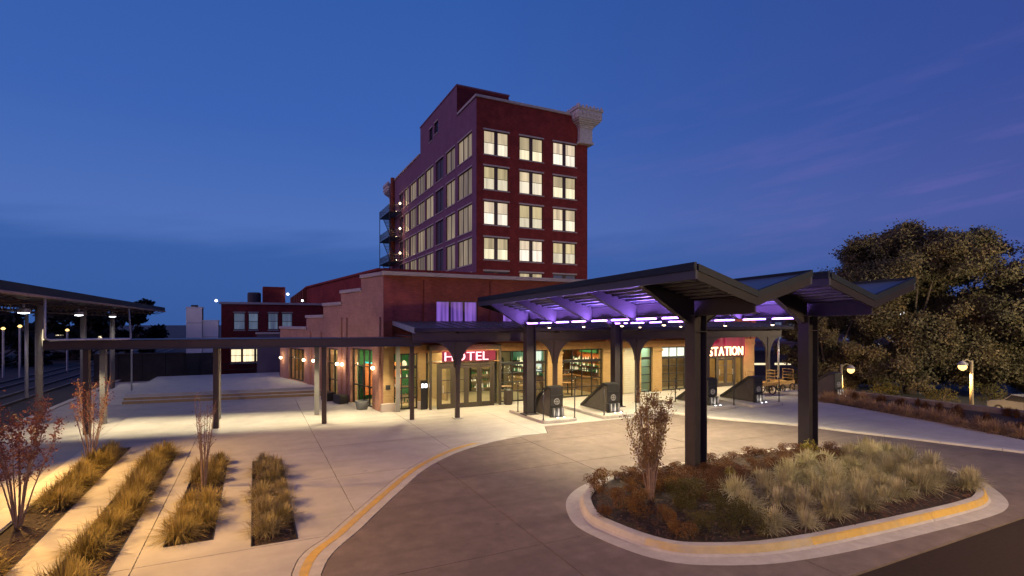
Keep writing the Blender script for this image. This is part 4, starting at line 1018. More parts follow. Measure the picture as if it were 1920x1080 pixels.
# ------------------------------------------------------------------ DRIVE CANOPY: two butterfly roofs on four steel columns
VA, VB = 9.85, 23.9
def tilt(v): return -0.020 * (v - VA)
HW = 2.18
VIO = 135.0
def butterfly(uc, lab):
    t = thing('drive_canopy', lab, 'canopy', (uc, 12, 0), group='butterfly canopies over the drive')
    prof_z = lambda a: 5.40 + 0.62 * abs(a) / HW
    for sgn in (-1, 1):
        v = []
        for y in (VA, VB):
            for a, th in ((0, 0), (HW, 0), (HW, -.07), (0, -.07)): v.append((uc + sgn * a, y, prof_z(a) + th + tilt(y)))
        fs = [(0, 1, 2, 3), (7, 6, 5, 4), (0, 4, 5, 1), (1, 5, 6, 2), (2, 6, 7, 3), (3, 7, 4, 0)]
        if sgn > 0: fs = [tuple(reversed(f)) for f in fs]
        part('roof_panel', MB().add(v, fs), M['roofmetal'], t)
        # standing seams on top and folded deck ribs below, running with the slope of the valley
        for k in range(1, 8):
            a = HW * k / 8; z = prof_z(a) - .075
            mb = MB(); v = []
            for y in (VA + .08, VB - .08): v += [(uc + sgn * (a - .04), y, z + tilt(y)), (uc + sgn * (a + .04), y, z + tilt(y)), (uc + sgn * (a + .025), y, z - .055 + tilt(y)), (uc + sgn * (a - .025), y, z - .055 + tilt(y))]
            part('deck_rib', mb.add(v, fs if sgn < 0 else fs), M['deck'], t)
        # outer edge: dark cap over a paler channel
        def edge(name, o0, o1, za, zb, m_):
            v = []
            for y in (VA - .05, VB + .05):
                for a, z in ((o0, zb), (o1, zb), (o1, za), (o0, za)): v.append((uc + sgn * a, y, prof_z(HW) + z + tilt(y)))
            part(name, MB().add(v, [(0, 1, 2, 3), (7, 6, 5, 4), (0, 4, 5, 1), (1, 5, 6, 2), (2, 6, 7, 3), (3, 7, 4, 0)]), M[m_], t)
        edge('edge_cap', HW + .003, HW + .09, -.10, .09, 'cap')
        edge('edge_channel', HW - .03, HW + .05, -.33, -.103, 'fascia')
        # end channels following the slope
        for y0, y1 in ((VA - .05, VA + .02), (VB - .02, VB + .05)):
            for za, zb, m_, nm, dy_ in ((-.12, .06, 'cap', 'end_cap', .025), (-.34, -.123, 'end_dark', 'end_channel', 0)):
                v = []
                for y in (y0 - dy_, y1 + dy_):
                    for a, z in ((0.002, zb), (HW - .032, zb), (HW - .032, za), (0.002, za)): v.append((uc + sgn * a, y, prof_z(a) + z + tilt(y)))
                part(nm, MB().add(v, [(0, 1, 2, 3), (7, 6, 5, 4), (0, 4, 5, 1), (1, 5, 6, 2), (2, 6, 7, 3), (3, 7, 4, 0)]), M[m_], t)
        # tapered outrigger plates
        for y in (12.0, 14.7, 17.4, 20.1, 22.8):
            big = y in (12.0, 22.8)
            zb = 4.62 if big else 4.84
            pl = [(uc + sgn * .10, y - .03, zb + tilt(y)), (uc + sgn * .34, y - .03, zb + .03 + tilt(y)), (uc + sgn * (HW - .05), y - .03, prof_z(HW) - .30 + tilt(y)), (uc + sgn * (HW - .05), y - .03, prof_z(HW) - .08 + tilt(y)), (uc + sgn * .10, y - .03, prof_z(.1) - .08 + tilt(y))]
            o = part('outrigger', MB().extrude(pl, (0, .06, 0)), M['steel'], t)
            fl = [(uc + sgn * .34, y - .11, zb + .028 + tilt(y)), (uc + sgn * (HW - .05), y - .11, prof_z(HW) - .302 + tilt(y)), (uc + sgn * (HW - .05), y - .11, prof_z(HW) - .325 + tilt(y)), (uc + sgn * .34, y - .11, zb + .003 + tilt(y))]
            part('flange', MB().extrude(fl, (0, .22, 0)), M['steel'], o)
    # valley beam
    v0, v1 = VA + .03, VB - .03
    def bar(name, x0, x1, za, zb, y0, y1, m_, par=t, bv=0):
        v = [(x, y, z + tilt(y)) for y in (y0, y1) for x, z in ((x0, zb), (x1, zb), (x1, za), (x0, za))]
        return part(name, MB().add(v, [(3, 2, 1, 0), (4, 5, 6, 7), (1, 5, 4, 0), (2, 6, 5, 1), (3, 7, 6, 2), (0, 4, 7, 3)]), M[m_], par)
    beam = bar('valley_beam', uc - .02, uc + .02, 4.88, 5.30, v0, v1, 'steel')
    bar('flange', uc - .15, uc + .15, 4.85, 4.878, v0, v1, 'steel', beam); bar('flange', uc - .15, uc + .15, 5.302, 5.325, v0, v1, 'steel', beam)
    # violet tubes along the left of the beam; to its right only added lights
    k = 0
    for b0 in (12.0, 14.7, 17.4, 20.1):
        for q in (0.27, 1.55):
            y0, y1 = b0 + q, b0 + q + 0.98
            x = uc - .20
            pt = lambda y: (x, y, 4.81 + tilt(y))
            lt_ = part('light_tube', MB().tube([pt(y0), pt(y1)], .026, 8), M['tube'], t)
            bar('bracket', x - .03, x + .10, 4.838, 4.849, y0 + .1, y1 - .1, 'steel', lt_)
            zz = 4.81 + tilt((y0 + y1) / 2)
            lamp('violet_light', 'AREA', (x - .05, (y0 + y1) / 2, zz), VIO, (0.36, 0.19, 1.0), t, size=0.06, sizey=0.95, turn=R(166))
            lamp('violet_light', 'AREA', (x + .45, (y0 + y1) / 2, zz), VIO * .6, (0.36, 0.19, 1.0), t, size=0.06, sizey=0.95, turn=R(198))  # added light without a tube, brightens the right wing
    for y in (13.4, 15.6, 18.1, 20.9):
        o = part('downlight', MB().lathe((uc, y, 4.60 + tilt(y)), [(.07, 0), (.09, .05), (.05, .16), (.02, .25)], 10), M['black'], t)
        part('lens', MB().lathe((uc, y, 4.585 + tilt(y)), [(.02, -.02), (.06, 0), (.06, .012)], 10), M['warm_lens'], o)
        lamp('drive_light', 'SPOT', (uc, y, 4.54 + tilt(y)), 1080, (1.0, 0.84, 0.46), t, size=0.06, spot=138, blend=0.8, direction=(0.05, 0, -1))
    for y in (12.0, 22.8):
        base = 0.15 if y > 20 else 0.12
        ztop = 4.85 + tilt(y)
        col = part('column', MB().box(uc - .225, uc + .225, y - .015, y + .015, base, ztop), M['steel'], t)
        for x in (-.25, .225): part('flange', MB().box(uc + x, uc + x + .026, y - .20, y + .20, base, ztop), M['steel'], col)
        part('stiffener', MB().box(uc - .222, uc + .222, y - .19, y - .018, 4.32, 4.345).box(uc - .222, uc + .222, y + .018, y + .19, 4.32, 4.345), M['steel'], col)
        part('base_plate', MB().box(uc - .36, uc + .36, y - .32, y + .32, base - .03, base + .03), M['steel'], col)
        part('head_plate', MB().box(uc - .32, uc + .32, y - .24, y + .24, ztop - .001, ztop + .024), M['steel'], col)
    return t
butterfly(12.08, 'left butterfly canopy, its near column rising behind the island sapling')
butterfly(17.30, 'right butterfly canopy, its high right wing in front of the big tree')

# ------------------------------------------------------------------ VERANDA along the front of the hall
ver = thing('veranda_canopy', 'long low veranda roof on arched dark steel posts along the station front', 'canopy', (6.5, 24, 0))
rv = []
for x in (6.5, 31.9): rv += [(x, 23.25, 4.34), (x, 27.40, 4.66), (x, 27.40, 4.58), (x, 23.25, 4.26)]
part('roof_panel', MB().add(rv, [(0, 1, 2, 3), (7, 6, 5, 4), (0, 4, 5, 1), (1, 5, 6, 2), (2, 6, 7, 3), (3, 7, 4, 0)]), M['roofmetal'], ver)
for k in range(43):
    x = 6.7 + k * .6
    part('standing_seam', MB().add([(x - .015, 23.3, 4.344), (x + .015, 23.3, 4.344), (x + .015, 27.38, 4.659), (x - .015, 27.38, 4.659), (x - .015, 23.3, 4.39), (x + .015, 23.3, 4.39), (x + .015, 27.38, 4.705), (x - .015, 27.38, 4.705)], [(3, 2, 1, 0), (4, 5, 6, 7), (0, 1, 5, 4), (1, 2, 6, 5), (2, 3, 7, 6), (3, 0, 4, 7)]), M['roofmetal'], ver)
part('gutter', MB().box(6.45, 31.95, 23.12, 23.248, 4.18, 4.36), M['steel'], ver, bevel=0.015)
part('end_fascia', MB().extrude([(6.44, 23.25, 4.38), (6.44, 27.4, 4.70), (6.44, 27.4, 4.48), (6.44, 23.25, 4.12)], (.058, 0, 0)), M['galv'], ver)
part('end_fascia', MB().extrude([(31.9, 23.25, 4.38), (31.9, 27.4, 4.70), (31.9, 27.4, 4.48), (31.9, 23.25, 4.12)], (.058, 0, 0)), M['steel'], ver)
part('arcade_beam', MB().box(6.6, 31.85, 23.98, 24.12, 3.70, 4.26), M['steel_brown'], ver)
part('beam_flange', MB().box(6.6, 31.85, 23.90, 24.20, 3.665, 3.698), M['steel_brown'], ver)
part('soffit', MB().box(6.55, 31.85, 24.21, 27.39, 3.95, 4.0), M['steel_brown'], ver)
for x in (8.8, 14.25, 19.7, 25.15, 30.6):
    po_ = part('post', MB().box(x - .10, x + .10, 23.95, 24.15, 0, 3.664), M['steel_brown'], ver, bevel=0.01)
    part('post_base', MB().box(x - .2, x + .2, 23.85, 24.25, 0, .03), M['galv'], po_)
    for sgn in (-1, 1):
        pts = [(x + sgn * .105, 24.0, 2.45)]
        for q in range(11):
            a = PI / 2 * q / 10
            pts.append((x + sgn * (.16 + 1.05 * (1 - math.cos(a))), 24.0, 2.45 + 1.21 * math.sin(a)))
        pts.append((x + sgn * .105, 24.0, 3.66))
        part('arch_bracket', MB().extrude(pts if sgn < 0 else pts[::-1], (0, .1, 0)), M['steel_brown'], ver)
    part('rafter', MB().extrude([(x - .05, 23.4, 4.14), (x - .05, 27.38, 4.45), (x - .05, 27.38, 4.26), (x - .05, 24.3, 4.02)], (.1, 0, 0)), M['steel_brown'], ver)
for k, x in enumerate((7.4, 9.6, 11.6, 13.2, 15.4, 17.0, 18.6, 20.8, 22.5, 24.2, 26.2, 28.2, 29.8, 31.2)):
    o = part('downlight', MB().lathe((x, 25.7, 3.90), [(.09, 0), (.10, .045)], 12), M['galv'], ver)
    part('lens', MB().lathe((x, 25.7, 3.885), [(.03, -.012), (.075, 0), (.075, .014)], 12), M['warm_lens'], o)
    lamp('soffit_light', 'SPOT', (x, 25.7, 3.85), 430, (1.0, 0.80, 0.42), ver, size=0.06, spot=140, blend=0.7, direction=(0, 0.06, -1))

# ------------------------------------------------------------------ WALKWAY CANOPY : flat steel roof at the left
wk = thing('walkway_canopy', 'long flat brown steel walkway canopy on paired slim posts, at the left', 'canopy', (-7.55, 27.15, 0))
WP, WTt = (-7.55, 27.15), Vector((0.980, -0.197)).normalized()
wb = lambda *a: MB().obox(WP, WTt, *a)
part('front_fascia', wb(0, 14.9, 0, .05, 3.56, 3.87), M['fascia_brown'], wk)
part('front_flange', wb(0, 14.9, -.05, .09, 3.50, 3.558), M['fascia'], wk)
part('top_flange', wb(-.02, 14.92, -.05, .09, 3.872, 3.90), M['fascia'], wk)
part('rear_fascia', wb(0, 14.2, 3.0, 3.05, 3.50, 3.87), M['fascia_brown'], wk)
part('end_fascia', wb(-.04, -.002, 0.0, 3.05, 3.50, 3.87), M['fascia_brown'], wk)
part('roof_panel', wb(.0, 14.3, .052, 2.998, 3.80, 3.86), M['roofmetal'], wk)
for k in range(11): part('joist', wb(.6 + k * 1.35, .68 + k * 1.35, .1, 2.99, 3.60, 3.798), M['steel_brown'], wk)
for s in (1.29, 6.1, 10.55, 14.5):
    p = part('post', wb(s - .10, s + .10, .30, .50, 0, 3.799), M['steel_brown'], wk, bevel=0.008)
for s in (0.85, 5.55, 10.0, 13.95):
    p = part('post', wb(s - .11, s + .11, 2.70, 2.92, 0, 3.799), M['steel_grey'], wk, bevel=0.008)  # grey, not brown: the light falling on the rear posts put into colour
for s in (0.6, 2.4, 4.2, 6.0, 7.8, 9.6, 11.4, 13.2):
    n_ = 1.7
    x, y = WP[0] + WTt.x * s - WTt.y * n_, WP[1] + WTt.y * s + WTt.x * n_
    o = part('downlight', MB().lathe((x, y, 3.52), [(.07, 0), (.08, .10)], 10), M['black'], wk)
    part('lens', MB().lathe((x, y, 3.505), [(.02, -.01), (.06, 0), (.06, .013)], 10), M['warm_lens'], o)
    lamp('walkway_light', 'SPOT', (x, y, 3.47), 560, (1.0, 0.82, 0.46), wk, size=0.06, spot=88, blend=0.55, direction=(0, 0, -1))

# ------------------------------------------------------------------ TRAIN PLATFORM CANOPY, far left
pc = thing('platform_canopy', 'long dark train platform roof on open trusses with disc lamps, far left', 'canopy', (-8.9, 31, 0))
part('roof_panel', MB().box(-13.6, -6.97, 8, 54, 5.64, 5.80), M['steel'], pc)
part('fascia', MB().box(-6.97, -6.90, 8, 54, 5.60, 5.90), M['cap'], pc)
part('gutter', MB().box(-7.02, -6.84, 8, 54, 5.50, 5.598), M['gutter_tan'], pc, bevel=0.02)
part('soffit', MB().box(-13.5, -7.03, 8, 54, 5.56, 5.60), M['steel_brown'], pc)
for k in range(23):
    y = 10 + k * 2.0
    part('gutter_strut', MB().tube([(-7.05, y, 5.50), (-7.5, y, 5.35), (-8.85, y, 5.40)], .025, 5), M['fascia_brown'], pc)
for y0 in (17.4, 24.4, 31.4, 38.4, 45.4):
    ps = part('post', MB().tube([(-8.9, y0, 0), (-8.9, y0, 5.55)], .15, 12), M['steel_grey'], pc, smooth=True)
    part('post_base', MB().box(-9.15, -8.65, y0 - .25, y0 + .25, 0, .04), M['steel_grey'], ps)
    tr = MB()
    tr.tube([(-8.9, y0, 5.08), (-8.9, y0 + 7, 5.08)], .035, 5).tube([(-8.9, y0, 5.48), (-8.9, y0 + 7, 5.48)], .035, 5)
    for q in range(7): tr.tube([(-8.9, y0 + q, 5.08), (-8.9, y0 + q + .5, 5.48), (-8.9, y0 + q + 1, 5.08)], .025, 5)
    part('truss', tr, M['steel_brown'], pc)
    tr = MB(); tr.tube([(-13.2, y0, 5.06), (-7.2, y0, 5.3)], .035, 5)
    for q in range(6): tr.tube([(-13.2 + q, y0, 5.06 + q * .04), (-12.7 + q, y0, 5.52), (-12.2 + q, y0, 5.1 + q * .04)], .022, 5)
    part('truss', tr, M['steel_brown'], pc)
for x, y in ((-8.6, 28.6), (-8.6, 36.3), (-8.6, 43.9), (-12.4, 33), (-12.4, 44), (-8.6, 20.5)):
    o = part('disc_lamp', MB().lathe((x, y, 5.02), [(.20, 0), (.24, .05), (.22, .16), (.04, .22), (.03, .5)], 16), M['galv'], pc)
    part('lens', MB().lathe((x, y, 5.0), [(.06, -.03), (.19, 0), (.19, .018)], 16), M['cool_lens'], o)
    lamp('platform_light', 'SPOT', (x, y, 4.92), 90, (1.0, 0.92, 0.78), pc, size=0.15, spot=150, blend=0.6, direction=(0, 0, -1))
dsp = part('downspout', MB().tube([(-6.95, 25.1, 5.5), (-6.95, 25.1, 4.02), (-6.85, 25.25, 3.95), (-6.3, 26.6, 3.93), (-4.6, 26.55, 3.93)], .045, 8), M['galv'], pc, smooth=True)
part('downspout', MB().tube([(-6.95, 39.6, 5.5), (-6.8, 39.6, 3.0), (-6.8, 39.6, 0.4)], .05, 8), M['galv'], pc, smooth=True)
part('downspout', MB().tube([(-9.25, 31.1, 5.0), (-9.25, 31.1, 1.2)], .07, 8), M['galv'], pc, smooth=True)
part('sign_lamp', MB().lathe((-8.72, 31.27, 3.9), [(.02, -.4), (.05, 0), (.02, .4)], 8), M['lit_warm'], pc)

# ------------------------------------------------------------------ raised islands with the old bumper blocks
ISL = [(11.74, 13.65, 20.85, 24.4), (15.0, 17.62, 20.72, 24.4), (21.1, 23.45, 20.25, 24.0), (24.25, 26.75, 19.95, 23.7), (30.5, 32.7, 19.4, 23.2)]
inm = ['first raised concrete island, counted from the left, under the left canopy column', 'second raised concrete island, at the foot of the right rear canopy column', 'third raised concrete island, seen just right of the big near column', 'fourth raised concrete island with rounded corner, in front of the station sign', 'last raised concrete island at the right, beside the planting bed']
for (a, b, c, d), lab in zip(ISL, inm):
    o = tag(link('raised_island', None), lab, 'traffic island', 'raised islands of the drive')
    r = .25
    pl = [(a + r, c), (b - r, c), (b - .07, c + .07), (b, c + r), (b, d), (a, d), (a, c + r), (a + .07, c + .07)]
    part('top', MB().prism(pl, 0.0, 0.15), M['kerb'], o, bevel=0.02)
BL = [(12.50, 21.42, 'bumper block left of all, beside the left rear column'), (15.72, 21.35, 'bumper block on the second island, beside the right rear column'), (21.95, 20.85, 'bumper block seen just right of the big near column'), (25.08, 20.5, 'bumper block in front of the station sign, its sloping back to the left'), (31.35, 19.95, 'bumper block at the far right by the planting bed')]
for x, y, lab in BL:
    t = thing('bumper_block', 'black sloping ' + lab, 'bumper block', (x, y, .15), group='old railway bumper blocks on the islands')
    W = .68
    side = [(0, .02), (0, 1.40), (.30, 1.44), (2.25, .16), (2.25, .02)]
    part('body', MB().extrude([(x + .03, y + .16 + a, .15 + z) for a, z in side], (W - .06, 0, 0)), M['wedge_side'], t, bevel=0.01)
    part('top_plate', MB().extrude([(x - .03, y + .14, .15 + 1.405), (x - .03, y + .46, .15 + 1.45), (x - .03, y + 2.48, .15 + .13), (x - .03, y + 2.48, .15 + .02), (x - .03, y + 2.40, .15 + .02), (x - .03, y + .42, .15 + 1.32), (x - .03, y + .14, .15 + 1.30)], (W + .06, 0, 0)), M['wedge'], t)
    fp = part('front_plate', MB().box(x, x + W, y + .08, y + .158, .62, 1.54), M['wedge'], t, bevel=0.015)
    part('plate_band', MB().box(x - .01, x + W + .01, y + .05, y + .079, 1.12, 1.19), M['black'], fp)
    em = MB(); n = 18
    for k in range(n):
        a0, a1 = 2 * PI * k / n, 2 * PI * (k + 1) / n
        em.add([(x + W / 2 + r_ * math.cos(a), y + yy, .88 + r_ * math.sin(a)) for a in (a0, a1) for r_, yy in ((.16, .079), (.145, .05), (.12, .05), (.105, .079))], [(0, 1, 5, 4), (1, 2, 6, 5), (2, 3, 7, 6)])
    em.box(x + W / 2 - .10, x + W / 2 + .10, y + .06, y + .079, .86, .90).box(x + W / 2 - .02, x + W / 2 + .02, y + .058, y + .079, .80, .96)
    part('emblem', em, M['steel_grey'], fp)
    bb = part('ribbed_base', MB().box(x - .02, x + W + .02, y + .02, y + .157, .15, .60), M['black'], t)
    for k in range(6): part('rib', MB().box(x + .0 + k * .115, x + .07 + k * .115, y - .04, y + .018, .17, .58), M['steel_grey'] if k % 2 else M['wedge'], bb)
    for k in (0.2, 0.55):
        t2 = thing('ground_light', ('left' if k < .3 else 'right') + ' round ground light before the ' + lab.split(',')[0], 'lamp', (x + k, y - .25, .15), group='ground lights before the bumper blocks')
        part('rim', MB().lathe((x + k, y - .25, .15), [(.07, 0), (.075, .012), (.05, .016)], 12), M['galv'], t2)
        part('lens', MB().lathe((x + k, y - .25, .167), [(.045, 0), (.03, .02), (.005, .025)], 12), M['cool_lens'], t2)
    lamp('ground_glow', 'SPOT', (x + .37, y - .28, .22), 14, (1.0, 0.9, 0.75), t, size=0.05, spot=120, direction=(0, .8, 1))
def guard_post(x, y, lab, z=.15, h=1.28):
    t = thing('guard_post', lab, 'post', (x, y, z), group='slim black posts on the raised islands')
    part('shaft', MB().tube([(x, y, z), (x, y, z + h)], .028, 8), M['black'], t, smooth=True)
    part('knob', MB().lathe((x, y, z + h), [(.028, -.01), (.045, .02), (.045, .05), (.01, .075)], 10), M['black'], t, smooth=True)
    part('base_plate', MB().lathe((x, y, z), [(.07, 0), (.07, .015), (.03, .02)], 10), M['black'], t)
for x, y, lab in ((11.86, 21.05, 'slim black post at the front left corner of the first island'), (13.5, 20.98, 'slim black post at the front right corner of the first island'), (11.84, 23.6, 'slim black post left of the left rear column'), (15.14, 20.93, 'slim black post at the front left corner of the second island'), (17.0, 20.85, 'slim black post below the white shutter, second island'), (21.3, 22.7, 'slim black post on the third island, left of the big near column'), (23.28, 20.4, 'slim black post at the right corner of the third island'), (26.55, 20.15, 'slim black post at the right corner of the fourth island')):
    guard_post(x, y, lab)

# ------------------------------------------------------------------ pots, bin, panels by the walls
t = thing('plant_pot', 'large round grey pot by the corner of the side wall', 'pot', (5.15, 28.75, 0))
part('pot', MB().lathe((5.15, 28.75, 0), [(.28, 0), (.36, .42), (.36, .46), (.31, .46), (.30, .38)], 18), M['planter'], t, smooth=True)
part('soil', MB().lathe((5.15, 28.75, .40), [(.30, 0), (.1, .02)], 12), M['mulch'], t)
for x, y, lab in ((3.95, 33.0, 'black planter trough by the side door, left of the two'), (4.45, 31.5, 'black planter trough by the side door, right of the two')):
    t = thing('planter_trough', lab, 'planter', (x, y, 0), group='black troughs by the side door')
    part('trough', MB().obox((x, y), tw, -.5, .5, -.25, .25, 0, .48), M['black'], t, bevel=0.02)
    part('soil', MB().obox((x, y), tw, -.46, .46, -.21, .21, .481, .49), M['mulch'], t)
t = thing('litter_bin', 'dark slatted litter bin right of the hotel doors', 'bin', (12.85, 26.85, 0))
bn = part('body', MB().lathe((12.85, 26.85, 0), [(.2, 0), (.22, .03), (.22, .8), (.17, .86)], 16), M['black'], t)
for k in range(14):
    a = 2 * PI * k / 14
    part('slat', MB().obox((12.85 + .225 * math.cos(a), 26.85 + .225 * math.sin(a)), (-math.sin(a), math.cos(a)), -.035, .035, -.015, .0, .05, .76), M['steel_brown'], bn)
t = thing('intercom_panel', 'slim dark stand with two bright little screens left of the hotel doors', 'screen', (8.1, 27.2, 0))
part('stand', MB().box(7.92, 8.27, 27.20, 27.26, 0.0, 1.55), M['black'], t); part('screen', MB().box(7.95, 8.06, 27.185, 27.198, 1.16, 1.36), M['cool_lens'], t); part('screen', MB().box(8.13, 8.24, 27.185, 27.198, 1.16, 1.36), M['cool_lens'], t)

# ------------------------------------------------------------------ baggage wagons
def wagon(x, y, rz, lab):
    t = thing('baggage_wagon', lab, 'wagon', (x, y, 0), rz, group='old baggage wagons by the station entrance')
    def p2(name, mb, m_, par=t): 
        o = link(name, mb.mesh(name, M[m_]), par); return o
    dk = p2('deck_frame', MB().box(-.85, .85, -.42, .42, .60, .66), 'wagon')
    for k in range(6): p2('plank', MB().box(-.86, .86, -.42 + k * .142, -.42 + k * .142 + .132, .662, .70), 'wagon', dk)
    p2('side_board', MB().box(-.86, .86, -.45, -.425, .56, .78), 'wagon'); p2('side_board', MB().box(-.86, .86, .425, .45, .56, .78), 'wagon')
    for sx in (-.84, .84):
        r = MB().tube([(sx, -.36, .70), (sx, -.36, 1.5), (sx, .36, 1.5), (sx, .36, .70)], .025, 6)
        for k in range(3): r.tube([(sx, -.36, .9 + k * .2), (sx, .36, .9 + k * .2)], .015, 5)
        p2('end_rack', r, 'wagon')
    for wx in (-.55, .55):
        p2('axle', MB().tube([(wx, -.5, .30), (wx, .5, .30)], .025, 6), 'black')
        for wy in (-.46, .46):
            n = 18; rim = MB()
            for k in range(n):
                a0, a1 = 2 * PI * k / n, 2 * PI * (k + 1) / n
                rim.add([(wx + r_ * math.cos(a), wy + yy, .30 + r_ * math.sin(a)) for a in (a0, a1) for r_, yy in ((.30, -.03), (.30, .03), (.25, .03), (.25, -.03))], [(0, 4, 5, 1), (1, 5, 6, 2), (2, 6, 7, 3), (3, 7, 4, 0)])
            wh = p2('wheel', rim, 'tyre')
            sp = MB()
            for k in range(8):
                a = PI * k / 4
                sp.tube([(wx, wy, .30), (wx + .26 * math.cos(a), wy, .30 + .26 * math.sin(a))], .014, 5)
            p2('spokes', sp, 'wagon', wh); p2('hub', MB().tube([(wx, wy - .05, .3), (wx, wy + .05, .3)], .05, 8), 'black', wh)
    p2('tow_bar', MB().tube([(-.6, 0, .45), (-1.3, 0, .35), (-1.55, 0, .75)], .02, 6), 'black')
wagon(29.3, 23.6, R(-8), 'yellow wooden baggage wagon with end racks, left of the two by the entrance')
wagon(31.4, 23.7, R(6), 'yellow wooden baggage wagon with end racks, right of the two by the entrance')

# ------------------------------------------------------------------ street lamps
def street_lamp(name, x, y, z0, h, lab, col, watts, spot=150, arm=(0, 0), aim=(0, 0, -1), m_='sodium', soft=0.15):
    t = thing(name, lab, 'street lamp', (x, y, z0))
    hx, hy = x + arm[0], y + arm[1]; zt = z0 + h
    part('pole', MB().tube([(x, y, z0), (x, y, z0 + h * .5), (x, y, zt)], [.13, .10, .08], 10), M['pole_paint'], t, smooth=True)
    part('base', MB().lathe((x, y, z0), [(.22, 0), (.22, .25), (.14, .4)], 10), M['pole_paint'], t)
    if arm != (0, 0): part('arm', MB().tube([(x, y, zt - .15), (x + arm[0] * .5, y + arm[1] * .5, zt + .05), (hx, hy, zt - .05)], .035, 6), M['pole_paint'], t)
    part('lamp_shade', MB().lathe((hx, hy, zt - .30), [(.30, 0), (.26, .10), (.12, .22), (.05, .26)], 14), M['steel_grey'], t, smooth=True)
    part('globe', MB().lathe((hx, hy, zt - .44), [(.06, -.20), (.19, -.10), (.24, .02), (.22, .12), (.1, .138)], 14), M[m_], t, smooth=True)
    lamp('lamp_light', 'SPOT', (hx, hy, zt - .72), watts, col, t, size=soft, spot=spot, blend=0.5, direction=aim)
    return t
AMB = (1.0, 0.58, 0.20)
street_lamp('street_lamp', 40.3, 17.1, -1.5, 3.75, 'amber street lamp on a tall pale pole in front of the tree, at the right', AMB, 2400, 165, arm=(-.50, .25))
street_lamp('street_lamp', 37.9, 23.75, -1.5, 3.1, 'amber street lamp on a shorter pole left of the tree trunk', AMB, 2400, 165, arm=(.62, -.30))
street_lamp('street_lamp', 52.5, 27.5, -1.5, 7.4, 'far white street lamp shining through the left side of the tree', (0.95, 0.97, 1.0), 700, 160, m_='cool_lens')
# lamps of the same streets that stand outside the picture and light its foreground
for y in (12.0, 19.5):
    fl = part('flood_light', MB().box(-7.2, -6.86, y - .16, y + .16, 5.36, 5.46), M['warm_lens'], pc)
    lamp('flood_lamp', 'SPOT', (-6.8, y, 5.3), 4600, (1.0, 0.56, 0.14), pc, size=0.10, spot=98, direction=(0.75, -0.15, -0.75))
street_lamp('street_lamp', -3.5, -4.5, -.01, 8.5, 'rosy street lamp on the road behind the camera', (1.0, 0.55, 0.36), 1400, 150, aim=(0.2, 0.7, -0.8), soft=0.4)
street_lamp('street_lamp', 16.5, -2.5, -.01, 7.6, 'warm street lamp on the road behind the camera, at the right', (1.0, 0.70, 0.36), 9500, 130, aim=(0.0, 0.75, -0.6), soft=0.4)
street_lamp('street_lamp', 42.5, 7.0, -1.5, 8.5, 'warm street lamp on the lower street, right of the picture', (1.0, 0.80, 0.52), 20000, 160, aim=(0.45, 0.75, -0.25), soft=0.4)
for x, y, h, lab in ((32.1, 24.4, 4.55, 'slim grey pole behind the right end of the veranda'), (48.4, 31.0, 6.2, 'slim pale pole left of the tree')):
    t = thing('flag_pole', lab, 'pole', (x, y, 0 if x < 35 else -1.5))
    part('shaft', MB().tube([(x, y, 0 if x < 35 else -1.5), (x, y, h if x < 35 else h - 1.5)], [.07, .05], 8), M['galv'], t, smooth=True)
    part('foot', MB().lathe((x, y, 0 if x < 35 else -1.5), [(.16, 0), (.16, .05), (.08, .08)], 10), M['galv'], t)
t = thing('edge_kerb', 'low pale kerb wall behind the right planting bed, lit amber by the lamp', 'kerb', (33.2, 17, 0))
for k in range(8): part('kerb_stone', MB().box(33.55, 33.95, 8.5 + k * 2.2, 10.68 + k * 2.2, 0, .30), M['drive'], t, bevel=0.02)

# ------------------------------------------------------------------ far things
def block_building(name, lab, x, y, rz, wd, dp, z0, z1, m_, rows=0, cols=0, wm='lit_warm', ww=1.0, wh=1.3, lit=0.3):
    t = thing(name, lab, 'building', (x, y, z0), rz)
    def lp(n, mb, mm, par=t): return link(n, mb.mesh(n, M[mm]), par)
    lp('wall', MB().box(-wd / 2, wd / 2, 0, dp, 0, z1 - z0), m_); lp('parapet', MB().box(-wd / 2 - .1, wd / 2 + .1, -.1, dp + .1, z1 - z0 + .002, z1 - z0 + .3), m_)
    me = MB().box(-ww / 2, ww / 2, -.03, -.002, 0, wh)
    wl, wd_ = me.mesh('window', M[wm]), me.mesh('window', M['glass_dark'])
    for r in range(rows):
        for c in range(cols):
            link('window', wl if rnd.random() < lit else wd_, t, ((c + .5) * wd / cols - wd / 2, 0, 1.2 + r * (z1 - z0 - 1) / rows))
    return t
block_building('apartment_building', 'tall mauve building in the distance between the two right columns', 82, 60, R(-20), 7, 14, -1.5, 6.8, 'far_wall', 4, 3, 'glow_dim', 1.2, 1.3, .5)
block_building('warehouse', 'low dark warehouse with a lit strip under its eave, beyond the wagons', 54, 42, R(-22), 17, 12, -1.5, 1.1, 'far_dark', 1, 6, 'lit_warm', 2.0, .22, .8)
block_building('warehouse', 'grey flat warehouse left of the big tree, behind the slim pole', 66, 45, R(-30), 16, 10, -1.5, 1.9, 'far_wall', 1, 5, 'lit_warm', 1.2, .3, .3)
block_building('apartment_building', 'dark building behind the big tree, with a few lit windows', 86, 38, R(-40), 30, 12, -1.5, 5.5, 'far_dark', 3, 10, 'glow_dim', .8, .8, .25)
block_building('apartment_building', 'dark low building in the far left distance beyond the tracks', -42, 120, R(10), 36, 12, -1.5, 3.4, 'far_dark', 2, 12, 'lit_warm', 1.0, 1.0, .3)
